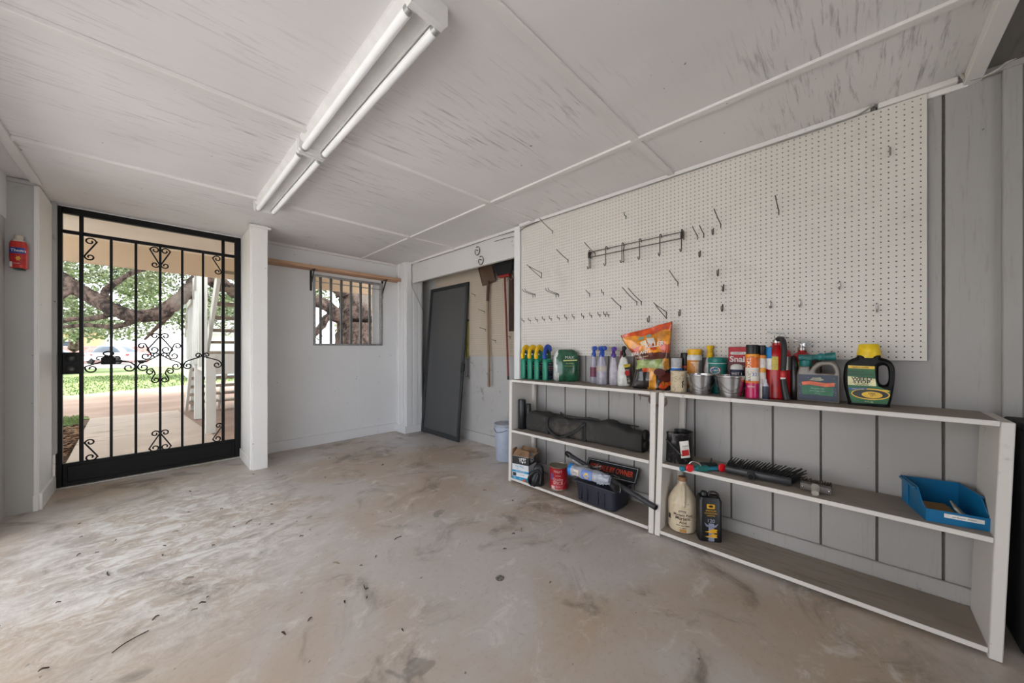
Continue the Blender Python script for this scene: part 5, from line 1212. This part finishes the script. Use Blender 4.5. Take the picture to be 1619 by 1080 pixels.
# ------------------------------------------------------------------ hooks
m_wire = M((92, 88, 84), .35, .85, .2, 30); m_wireb = M((176, 174, 170), .25, .95, .1, 30)
def hook(kind, y, z, L, label, m=None, up=.16):
    m = m or m_wire
    t = thing('pegboard_hook', label, 'hook', (PX-.0012, y, z), 0, 'wire hooks on the large pegboard')
    b = MB(); w = .0027
    if kind == 'long':
        b.tube(smooth_path([(.004, 0, 0), (-.006, 0, -.001), (-L*.5, 0, L*up*.45), (-L*.9, 0, L*up), (-L, 0, L*up+.006)], 5), w, 6)
        b.tube([(-.0032, 0, .004), (-.0032, 0, -.026)], w, 6)
    elif kind == 'tri':
        b.tube([(.004, 0, 0), (-L*.86, 0, L*up), (-L, 0, L*up+.010)], w, 6); b.tube([(-.0032, 0, -.044), (-L*.86, 0, L*up-.004)], w, 6); b.tube([(-.0032, 0, .002), (-.0032, 0, -.046)], w, 6)
    elif kind == 'dbl':
        for s in (0, .026):
            b.tube(smooth_path([(.004, -s, -s*.1), (-.006, -s, 0), (-L*.55, -s, L*up*.35), (-L*.92, -s, L*up*.8), (-L, -s, L*up+.014)], 5), w, 6); b.tube([(-.0032, -s, .002), (-.0032, -s, -.026)], w, 6)
        b.tube([(-.0032, 0, -.002), (-.0032, -.026, -.002)], w, 6)
    elif kind == 'J':
        b.tube(smooth_path([(.004, 0, .016), (-.005, 0, .018), (-.006, 0, .0), (-.008, 0, -.018), (-.020, 0, -.024), (-.032, 0, -.014), (-.034, 0, .006)], 5), w*1.15, 7)
    elif kind == 'L':
        b.tube(smooth_path([(.004, 0, .0), (-.018, 0, -.001), (-.030, 0, .003), (-.033, 0, .022)], 5), w, 6); b.tube([(-.0032, 0, .002), (-.0032, 0, -.020)], w, 6)
    b.build('wire', m, t); return t
HK = [('long', 1.907, 2.206, .185, 'long straight wire hook at the top far corner of the pegboard'),
 ('long', 1.742, 1.921, .165, 'long upturned wire hook left of the tool rack bar'),
 ('long', 1.479, 1.926, .160, 'long wire hook crossing the far end of the tool rack bar'),
 ('tri', 2.033, 1.851, .205, 'triangular bracket hook near the far edge of the pegboard'),
 ('dbl', 2.135, 1.666, .145, 'twin-pronged hook nearest the far edge of the pegboard'),
 ('dbl', 1.868, 1.639, .150, 'twin-pronged hook beside the far edge one, at the same height'),
 ('long', 1.530, 1.609, .058, 'short hook below the far end of the tool rack'),
 ('L', 1.404, 1.603, .04, 'small upturned hook below the second prong of the tool rack'),
 ('long', .726, 1.897, .100, 'short straight hook right next to the near end of the tool rack'),
 ('long', .688, 1.900, .090, 'second straight hook past the near end of the tool rack'),
 ('J', .633, 1.902, 0, 'single stubby hook just past the two straight hooks by the tool rack'),
 ('long', .592, 1.940, .150, 'long straight hook above the near end of the tool rack'),
 ('J', .709, 1.776, 0, 'small hook alone below the near end of the tool rack'),
 ('J', .605, 1.639, 0, 'J hook, topmost of three in a column near the middle of the pegboard'),
 ('J', .576, 1.540, 0, 'J hook, middle of three in a column near the middle of the pegboard'),
 ('J', .582, 1.417, 0, 'J hook, lowest of three in a column near the middle of the pegboard'),
 ('long', .847, 1.612, .160, 'long hook alone between tool rack and orange pouch'),
 ('long', 1.100, 1.505, .215, 'longest wire hook above the orange pouch'),
 ('long', 1.134, 1.506, .230, 'long wire hook paired with the longest one above the orange pouch'),
 ('long', 1.260, 1.484, .145, 'wire hook to the far side of the pair above the orange pouch'),
 ('tri', .923, 1.415, .215, 'triangular bracket hook right above the corner of the orange pouch'),
 ('J', 1.043, 1.375, 0, 'little hook just above the top edge of the orange pouch'),
 ('J', .833, 1.405, 0, 'small hook past the triangular bracket by the orange pouch'),
 ('L', 1.360, 1.426, 0, 'small hook alone past the near end of the row of little hooks'),
 ('L', 1.218, 2.154, 0, 'small hook high up by itself above the tool rack'),
 ('long', .302, 1.944, .128, 'long hook alone on the upper near half of the pegboard')]
for k_, y, z, L, lb in HK: hook(k_, y, z, L, lb, up=.30 if k_ == 'long' else .16)
for y, z, lb in ((-.125, 2.109, 'bright J hook highest on the near half of the pegboard'), (.052, 1.49, 'bright J hook between extinguisher and yellow-capped bottle, the upper one'), (.21, 1.413, 'bright J hook above the hose-end sprayer jug'), (.34, 1.417, 'J hook directly above the fire extinguisher'), (-.081, 1.364, 'bright J hook above the yellow-capped weed killer bottle')): hook('J', y, z, 0, lb, m_wireb)
ordn = ['farthest', 'second farthest', 'third farthest', 'fourth from the far end', 'fifth from the far end', 'sixth from the far end', 'sixth from the near end', 'fifth from the near end', 'fourth from the near end', 'third nearest', 'second nearest', 'nearest']
for i, y in enumerate([2.249, 2.168, 2.082, 2.0, 1.921, 1.833, 1.755, 1.679, 1.587, 1.512, 1.436, 1.387]): hook('L', y, 1.431, 0, 'little upturned hook, %s in the low row above the spray bottles' % ordn[i])
# tool rack bar with hanging prongs
t = thing('tool_rack', 'wire tool rack bar with six hanging hooks in the middle of the pegboard', 'rack', (PX, 1.16, 1.91), 0)
b = MB(); b.tube([(-.034, -.356, .024), (-.034, .364, .024)], .0034, 8); b.tube([(-.034, -.356, -.018), (-.034, .364, -.018)], .0034, 8)
for y in (-.35, .355): b.tube([(0, y, .024), (-.034, y, .024), (-.034, y, -.018), (0, y, -.018)], .003, 8); b.box(-.036, -.030, y-.012, y+.012, -.02, .026, bev=.001)
b.build('rail', m_wire, t)
for i, y in enumerate((.352, .205, .071, -.064, -.208, -.348)):
    b = MB(); b.tube(smooth_path([(-.010, y, .020), (-.014, y, .036), (-.034, y, .040), (-.042, y, .026), (-.042, y, -.05), (-.042, y, -.092), (-.050, y, -.108), (-.064, y, -.108), (-.070, y, -.094)], 5), .0032, 7); b.build('prong', m_wire, t)
    if i in (0, 2): b = MB(); b.tube(smooth_path([(-.030, y-.012, .02), (-.040, y-.012, -.02), (-.040, y-.014, -.10), (-.056, y-.014, -.105)], 5), .003, 6); b.build('prong', m_wire, t)

# ------------------------------------------------------------------ recess: screen door, tools, bucket
m_scr, nt_, bs_ = _new('door_mesh'); bs_.inputs['Base Color'].default_value = (.085, .087, .09, 1); bs_.inputs['Roughness'].default_value = .7; bs_.inputs['Alpha'].default_value = .78
m_dk = M((48, 50, 52), .5, 0, .12, 12)
t = thing('screen_door', 'dark grey framed screen door leaning on the back of the recess', 'screen door', (2.655, 3.94, .003), -90, rx=0)
t.rotation_euler = (R(-4.6), 0, R(-90))
DW, DH = .432, 2.02
b = MB()
b.box(-DW, -DW+.045, -.012, .012, 0, DH, bev=.003); b.box(DW-.045, DW, -.012, .012, 0, DH, bev=.003); b.box(-DW+.045, DW-.045, -.012, .012, 0, .06, bev=.003); b.box(-DW+.045, DW-.045, -.012, .012, DH-.045, DH, bev=.003)
b.build('frame', m_dk, t)
b = MB(); b.quad((-DW+.04, 0, .05), (DW-.04, 0, .05), (DW-.04, 0, DH-.04), (-DW+.04, 0, DH-.04)); b.build('mesh_screen', m_scr, t, 0)
b = MB(); b.box(DW-.040, DW-.006, -.020, -.011, .86, 1.0, bev=.003); b.box(DW-.002, DW+.012, -.012, .012, .88, .98, bev=.002); b.build('latch', black, t)

m_wood = paint('old_wood_handle', (150, 122, 96), (92, 70, 52), (2, 2, .4), 20, .45, .7, .7, .6, .15); m_shv = paint('brown_steel', (92, 68, 52), (62, 44, 34), (1, 1, 1), 20, .45, .7, .6, .45, .2)
t = thing('square_shovel', 'square brown shovel hanging blade-up in the recess', 'shovel', (2.79, 3.10, .70), 0)
b = MB(); rows = []
for i in range(9):
    v = i/8; z = 1.235+.225*v; wv = .115; rows.append([(-.03*v-.012*(abs(u-.5) > .35), .05*(v-.3)+(u-.5)*2*wv, z-.035*(u-.5)) for u in [k_/10 for k_ in range(11)]])
b.loft(rows, cap=(False, False), closed=False); f_ = b.build('blade', m_shv, t, 60); f_.modifiers.new('thick', 'SOLIDIFY').thickness = .004
b = MB(); b.tube([(-.02, -.01, 1.27), (-.012, 0, 1.20), (-.012, .012, 1.03)], [.012, .019, .018], 12); b.build('socket', M((74, 42, 32), .5), t)
b = MB(); b.tube([(-.012, .010, 1.05), (-.010, .004, .6), (-.008, -.006, .30), (-.008, -.006, .08), (-.008, -.006, .03), (-.008, -.006, .012)], [.0145, .0145, .0145, .0165, .0185, .012], 12); b.build('handle', m_wood, t)
m_broomb = M((30, 28, 28), .8)
t = thing('red_handled_broom', 'red-handled broom with a black head hanging upside down in the recess', 'broom', (2.755, 2.80, .80), 0)
b = MB(); rows = [sloop(.022+.020*v, .110+.055*v, 3, 24, 0, .03*v, 1.19+.17*v) for v in [i/6 for i in range(7)]]
b.loft(rows); b.build('bristles', m_broomb, t)
b = MB(); b.box(-.024, .024, -.085, .085, 1.165, 1.195, bev=.008, seg=2); b.build('cap', K((150, 30, 26)), t)
b = MB(); b.tube([(0, .0, 1.17), (0, -.03, .6), (.0, -.055, .06)], .0115, 12); b.build('handle', K((128, 38, 30), .45), t)
b = MB(); b.tube([(0, -.055, .06), (0, -.057, .02)], .013, 12); b.build('end_cap', black, t)
t = thing('brown_strip', 'dark brown wooden board hanging upright beside the broom', 'board', (2.805, 2.745, 1.36), 0)
b = MB(); b.box(-.010, .010, -.032, .032, 0, .62, bev=.003); b.build('strip', M((66, 44, 32), .6, 0, .25, 6), t)
t = thing('garden_edger', 'coiled black head of a grey garden tool hanging by the post', 'garden tool', (2.78, 2.63, .9), 0)
b = MB(); b.tube([(0, -.03, .0), (0, -.025, .55)], .008, 10); b.build('handle', M((40, 38, 38), .5), t)
b = MB(); b.tube([(0, .03+.045*math.cos(a), 1.09+.045*math.sin(a)) for a in [i*PI/10 for i in range(20)]], .008, 8, closed=True); b.tube(smooth_path([(0, .06, 1.05), (0, .1, 1.03), (0, .13, 1.06), (0, .16, 1.02)], 5), .004, 6); b.tube([(0, -.025, .54), (0, .0, .9), (0, .01, 1.06)], .006, 8); b.build('coil', M((150, 146, 140), .4, .6), t)
t = thing('yellow_green_level', 'narrow faded yellow-green level hanging behind the screen door edge', 'level', (2.815, 3.545, 1.05), 0)
b = MB(); b.box(-.008, .008, -.024, .024, 0, .48, bev=.002); b.build('level_body', paint('faded_yellow', (150, 146, 66), (92, 92, 50), (1, 1, 3), 30, .5, .6, .7, .6), t)
b = MB(); b.box(-.010, .010, -.026, .026, .465, .49, bev=.002); b.build('end_cap', M((50, 60, 40), .5), t)
t = thing('wrench', 'thin grey wrench hanging below the yellow-green level', 'wrench', (2.815, 3.53, .78), 0)
b = MB(); b.box(-.003, .003, -.007, .007, .03, .24, bev=.002); b.tube([(0, .022*math.cos(a), .018+.020*math.sin(a)) for a in [R(-60+i*30)-PI/2+R(60)+PI/2 for i in range(9)]], .005, 6) ; b.tube([(0, .020*math.cos(a), .262+.020*math.sin(a)) for a in [i*PI/8 for i in range(16)]], .005, 6, closed=True); b.build('wrench_body', M((120, 118, 116), .4, .8), t)
for y, z, L, lb in ((3.40, 1.84, .06, 'short wire hook beside the top of the screen door'), (3.22, 1.62, .10, 'wire hook behind the shovel handle, the upper one'), (3.20, 1.40, .10, 'wire hook behind the shovel handle, the lower one'), (3.02, 1.26, .07, 'wire hook low on the recess pegboard'), (2.78, 1.30, .05, 'small wire hook near the brown board')):
    h = hook('long', y, z, L, lb); h.location.x = 2.826; h['group'] = 'wire hooks on the recess pegboard'
t = thing('plastic_bucket', 'pale blue-grey plastic bucket with a lid between recess and shelf', 'bucket', (2.605, 2.625, 0), 0)
m_bk = M((176, 184, 200), .4, 0, .08, 6)
b = MB(); b.lathe([(0, .004), (.125, .0), (.13, .006), (.143, .30), (.146, .302), (.146, .32), (.149, .322), (.149, .338), (.146, .340), (.146, .36), (.0, .36)], 44); b.v = [(x*.82, y*.82, z) for x, y, z in b.v]; b.build('bucket_body', m_bk, t)
b = MB(); b.lathe([(.151, .352), (.154, .356), (.154, .376), (.149, .380), (.142, .374), (0, .372)], 44); b.v = [(x*.82, y*.82, z) for x, y, z in b.v]; b.build('lid', M((166, 172, 184), .4), t)
b = MB(); b.tube(smooth_path([(-.10, .08, .33), (-.125, .02, .30), (-.118, -.05, .31), (-.08, -.095, .33)], 6), .003, 6); b.build('handle', M((120, 120, 122), .4, .8), t)

# board shelf on brackets across the window top
m_cedar = paint('raw_board', (198, 158, 126), (158, 112, 82), (.7, 8, 8), 6, .42, .66, .7, .7, .15, .12); m_brk = M((34, 32, 32), .5)
t = thing('board_shelf', 'bare reddish wooden board on black brackets above the barred window', 'shelf', (0, FY, 0))
b = MB(); b.box(.80, 2.50, -.165, -.002, 2.100, 2.138, bev=.003); b.build('board', m_cedar, t)
for x in (1.325, 2.212):
    b = MB(); b.box(x-.012, x+.012, -.006, -.001, 1.86, 2.099, bev=.001); b.box(x-.012, x+.012, -.15, -.001, 2.094, 2.0995, bev=.001)
    b.add([(x+s, y, z) for s in (-.003, .003) for y, z in ((-.004, 1.90), (-.004, 1.94), (-.11, 2.094), (-.14, 2.094))], [(0, 1, 2, 3), (7, 6, 5, 4), (0, 4, 5, 1), (1, 5, 6, 2), (2, 6, 7, 3), (3, 7, 4, 0)]); b.build('bracket', m_brk, t)
b = MB(); b.box(1.395, 1.399, -.012, -.0, 1.86, 1.864); 

# red bottle hung on the left pier
t = thing('red_lighter_bottle', 'red bottle with white cap and blue banded label fixed on the left pier', 'bottle', (-.650, 4.165, 1.722), -12)
b = MB(); b.loft(rows_of([(0, .036, .026), (.004, .038, .028), (.165, .038, .028), (.185, .032, .024), (.20, .019, .018), (.206, .018, .018)], 2.8), matfn=lambda c: 0 if c.z < .186 else 1); b.build('bottle', [K((206, 56, 48), .35), K((206, 196, 184), .4)], t)
b = MB(); b.lathe([(.019, .204), (.0205, .206), (.0205, .228), (.017, .232), (0, .232)], 22); b.build('cap', K((206, 196, 180), .5), t)
def fr(hw, hd, z): return lambda u, v: (u, -hd*max(0, 1-abs(min(1, abs(u)/hw))**2.8)**(1/2.8)-.0008, z+v)
b = MB()
def band(z0, z1, x0, x1, m_, k_=1):
    for i in range(10):
        a, c_ = x0+(x1-x0)*i/10, x0+(x1-x0)*(i+1)/10; f = fr(.038, .028+.0004*k_, 0); b.quad(f(a, z0), f(c_, z0), f(c_, z1), f(a, z1), m_)
band(.10, .140, -.036, .036, 0); band(.02, .10, -.036, .036, 1); band(.004, .04, -.036, -.018, 2, 2); band(.02, .06, -.037, -.032, 2, 2)
b.text('Thom', .026, lambda u, v: fr(.038, .0296, 0)(u+.006, .120+v), 2, bold=.02)
b.add([fr(.038, .0292, 0)(.008+.013*math.sin(k_*PI/6)*(1 if k_ % 2 else .6), .066+.02*math.cos(k_*PI/6)*(1 if k_ % 2 else .6)) for k_ in range(12)], [tuple(range(12))], 3)
b.text('charcoal', .009, lambda u, v: fr(.038, .0296, 0)(u, .032+v), 2)
b.build('label', [K((28, 70, 150)), K((190, 38, 40)), paper, K((236, 170, 50))], t, 0)
b = MB(); b.box(-.02, .02, -.018, .034, -.010, 0, bev=.002); b.build('bracket', M((40, 66, 60), .5), t)

# ------------------------------------------------------------------ cables, coils
m_cab = M((150, 146, 140), .5, 0, .15, 20); m_cabd = M((74, 70, 66), .6)
def cable(pts, r, label, m, nm='cable', k_=8):
    b = MB(); b.tube(smooth_path(pts, k_), r, 8); o = b.build(nm, m); tag(o, label, 'cable'); return o
cable([(2.462, 2.27, 2.325), (2.462, 2.0, 2.327), (2.463, 1.2, 2.326), (2.462, .6, 2.327), (2.458, .2, 2.322), (2.46, 0, 2.328), (2.455, -.06, 2.345), (2.452, -.075, 2.352)], .0045, 'grey cable stapled along the top edge of the large pegboard', m_cab)
cable([(2.448, 2.28, 2.285), (2.452, 2.2, 2.312), (2.455, 2.05, 2.322)], .003, 'thin dark wire drooping at the pegboard top far corner', m_cabd)
cable([(2.455, -.335, 2.355), (2.45, -.345, 2.327), (2.46, -.375, 2.318), (2.46, -.42, 2.322), (2.465, -.455, 2.345), (2.46, -.50, 2.36)], .0055, 'pale cable looping under the ceiling beam at the near top corner', M((186, 180, 170), .45))
cable([(2.508, 2.38, 2.325), (2.506, 2.7, 2.338), (2.508, 3.1, 2.332), (2.508, 3.7, 2.334), (2.508, 4.2, 2.336), (2.505, 4.368, 2.335), (2.504, 4.372, 2.15), (2.502, 4.36, 2.02), (2.56, 4.32, 1.86), (2.62, 4.28, 1.70)], .005, 'grey cable running along the header beam and down to the screen door', m_cab)
cable([(2.506, 2.37, 2.27), (2.506, 2.5, 2.285), (2.506, 2.7, 2.29)], .003, 'short thin wire lying on the header beam beside the post', m_cabd)
for y, z, lb in ((2.974, 2.25, 'upper small wire coil hung on the header beam'), (2.915, 2.135, 'lower small wire coil hung on the header beam')):
    t = thing('wire_coil', lb, 'wire coil', (2.507, y, z), 0, 'wire coils on the header beam')
    b = MB()
    for k_ in range(2): b.tube([(-.001-.004*k_, .040*math.cos(a), -.008+.046*math.sin(a)+.003*k_) for a in [R(60)+i*PI*1.75/24 for i in range(25)]], .0026, 6)
    b.build('coil', m_cabd, t); b = MB(); b.tube([(.006, 0, .0), (-.03, 0, .002)], .004, 8); b.build('nail', M((40, 38, 36), .5, .6), t)

# ------------------------------------------------------------------ dry leaves and twigs on the floor
m_l1 = M((176, 160, 138), .8); m_l2 = M((92, 76, 62), .8); m_l3 = M((60, 50, 42), .8)
rd = random.Random(21)
protos = []
for m_, L_ in ((m_l1, .048), (m_l2, .034), (m_l3, .028)):
    b = MB(); n_ = 7; rows = []
    for i in range(n_):
        u = i/(n_-1); w_ = L_*.20*math.sin(PI*(u*.92+.04))**.8; rows.append([(L_*(u-.5), s*w_, .004+.006*abs(s)+.004*math.sin(u*5)) for s in (-1, -.5, 0, .5, 1)])
    b.loft(rows, cap=(False, False), closed=False); o = b.build('dry_leaf', m_, None, 60, False); o.modifiers.new('thick', 'SOLIDIFY').thickness = .0012
    tag(o, 'small dry curled leaf lying on the concrete floor', 'leaf', 'dry leaves scattered on the floor'); protos.append(o)
def leafat(x, y, i, rz):
    o = protos[i]
    if o.location.length > 0: o = o.copy(); COL.objects.link(o)
    o.location = (x, y, .0005); o.rotation_euler = (0, 0, R(rz)); o.scale = (rd.uniform(.45, .8),)*3
for x, y, i, rz in ((-.46, 2.08, 0, 40), (.13, 2.40, 0, 10), (-.22, 1.53, 0, 60), (.02, 1.62, 0, -10), (-.10, 1.35, 0, 50), (.35, 3.27, 1, 40), (.62, 3.1, 2, 20), (.55, 2.75, 1, 15), (.72, 3.0, 2, 70), (-.22, 3.08, 1, 30), (.18, 3.38, 1, -10), (-.30, 2.60, 2, 15), (-.45, 2.55, 2, 50), (.05, 2.90, 1, -30), (.25, 2.7, 2, 45)): leafat(x, y, i, rz)
for k_ in range(45):
    x = rd.uniform(-.45, 2.0); y = rd.uniform(.9, 4.0)
    if rd.random() < .45: x = rd.uniform(-.5, .7)
    leafat(x, y, rd.choice((0, 1, 1, 2)), rd.uniform(0, 360))
rdt = random.Random(5)
for i, (x, y, a, L_) in enumerate(((-.06, 2.05, 30, .11), (.45, 2.9, 50, .06), (1.05, 2.0, 10, .05), (.72, 1.7, 80, .04), (-.16, 2.75, 100, .05))):
    b = MB(); b.tube(smooth_path([(-L_/2, 0, .003), (-L_*.1, L_*.06, .005), (L_/2, -L_*.02, .003)], 5), .002, 6); o = b.build('twig', m_l3); tag(o, 'thin dark twig lying on the concrete floor', 'twig', 'twigs on the floor'); o.location = (x, y, 0); o.rotation_euler = (0, 0, R(a))
b = MB(); b.lathe([(0, 0), (.020, 0), (.022, .003), (.018, .006), (0, .007)], 16); o = b.build('bottle_cap', M((150, 146, 140), .4, .6, .4, 60)); tag(o, 'small grey crushed bottle cap on the floor before the shelves', 'bottle cap'); o.location = (1.225, 1.28, .0005)
# ------------------------------------------------------------------ light and camera
wd = bpy.data.worlds.new('sky'); SC.world = wd; wd.use_nodes = True
nt = wd.node_tree; bg = nt.nodes['Background']
tc = nt.nodes.new('ShaderNodeTexCoord'); nz = nt.nodes.new('ShaderNodeTexNoise'); nz.inputs['Scale'].default_value = 3.2; nz.inputs['Detail'].default_value = 5
nt.links.new(tc.outputs['Generated'], nz.inputs['Vector'])
nt.links.new(_mix(nt, _ramp(nt, nz.outputs['Fac'], .38, .62), (.74, .84, 1.0), (1.0, .98, .95)), bg.inputs['Color'])
bg.inputs['Strength'].default_value = 2.3
sd = bpy.data.lights.new('sun', 'SUN'); sd.energy = 7.5; sd.angle = R(12); sd.color = (1, .97, .93)
so = bpy.data.objects.new('sun', sd); COL.objects.link(so); so.rotation_euler = (R(-28), R(6), 0)
cd = bpy.data.cameras.new('camera'); co = bpy.data.objects.new('camera', cd); COL.objects.link(co)
co.location = (0, 0, 1.16); co.rotation_euler = (R(90), 0, R(-45.74))
cd.sensor_width = 36; cd.sensor_fit = 'HORIZONTAL'; cd.lens = 554/1619*36; cd.shift_y = 12/1619; cd.clip_start = .02; cd.clip_end = 300
SC.camera = co
vs_ = SC.view_settings; vs_.view_transform = 'Standard'; vs_.look = 'None'; vs_.gamma = 1; vs_.exposure = 0.74; vs_.use_curve_mapping = False
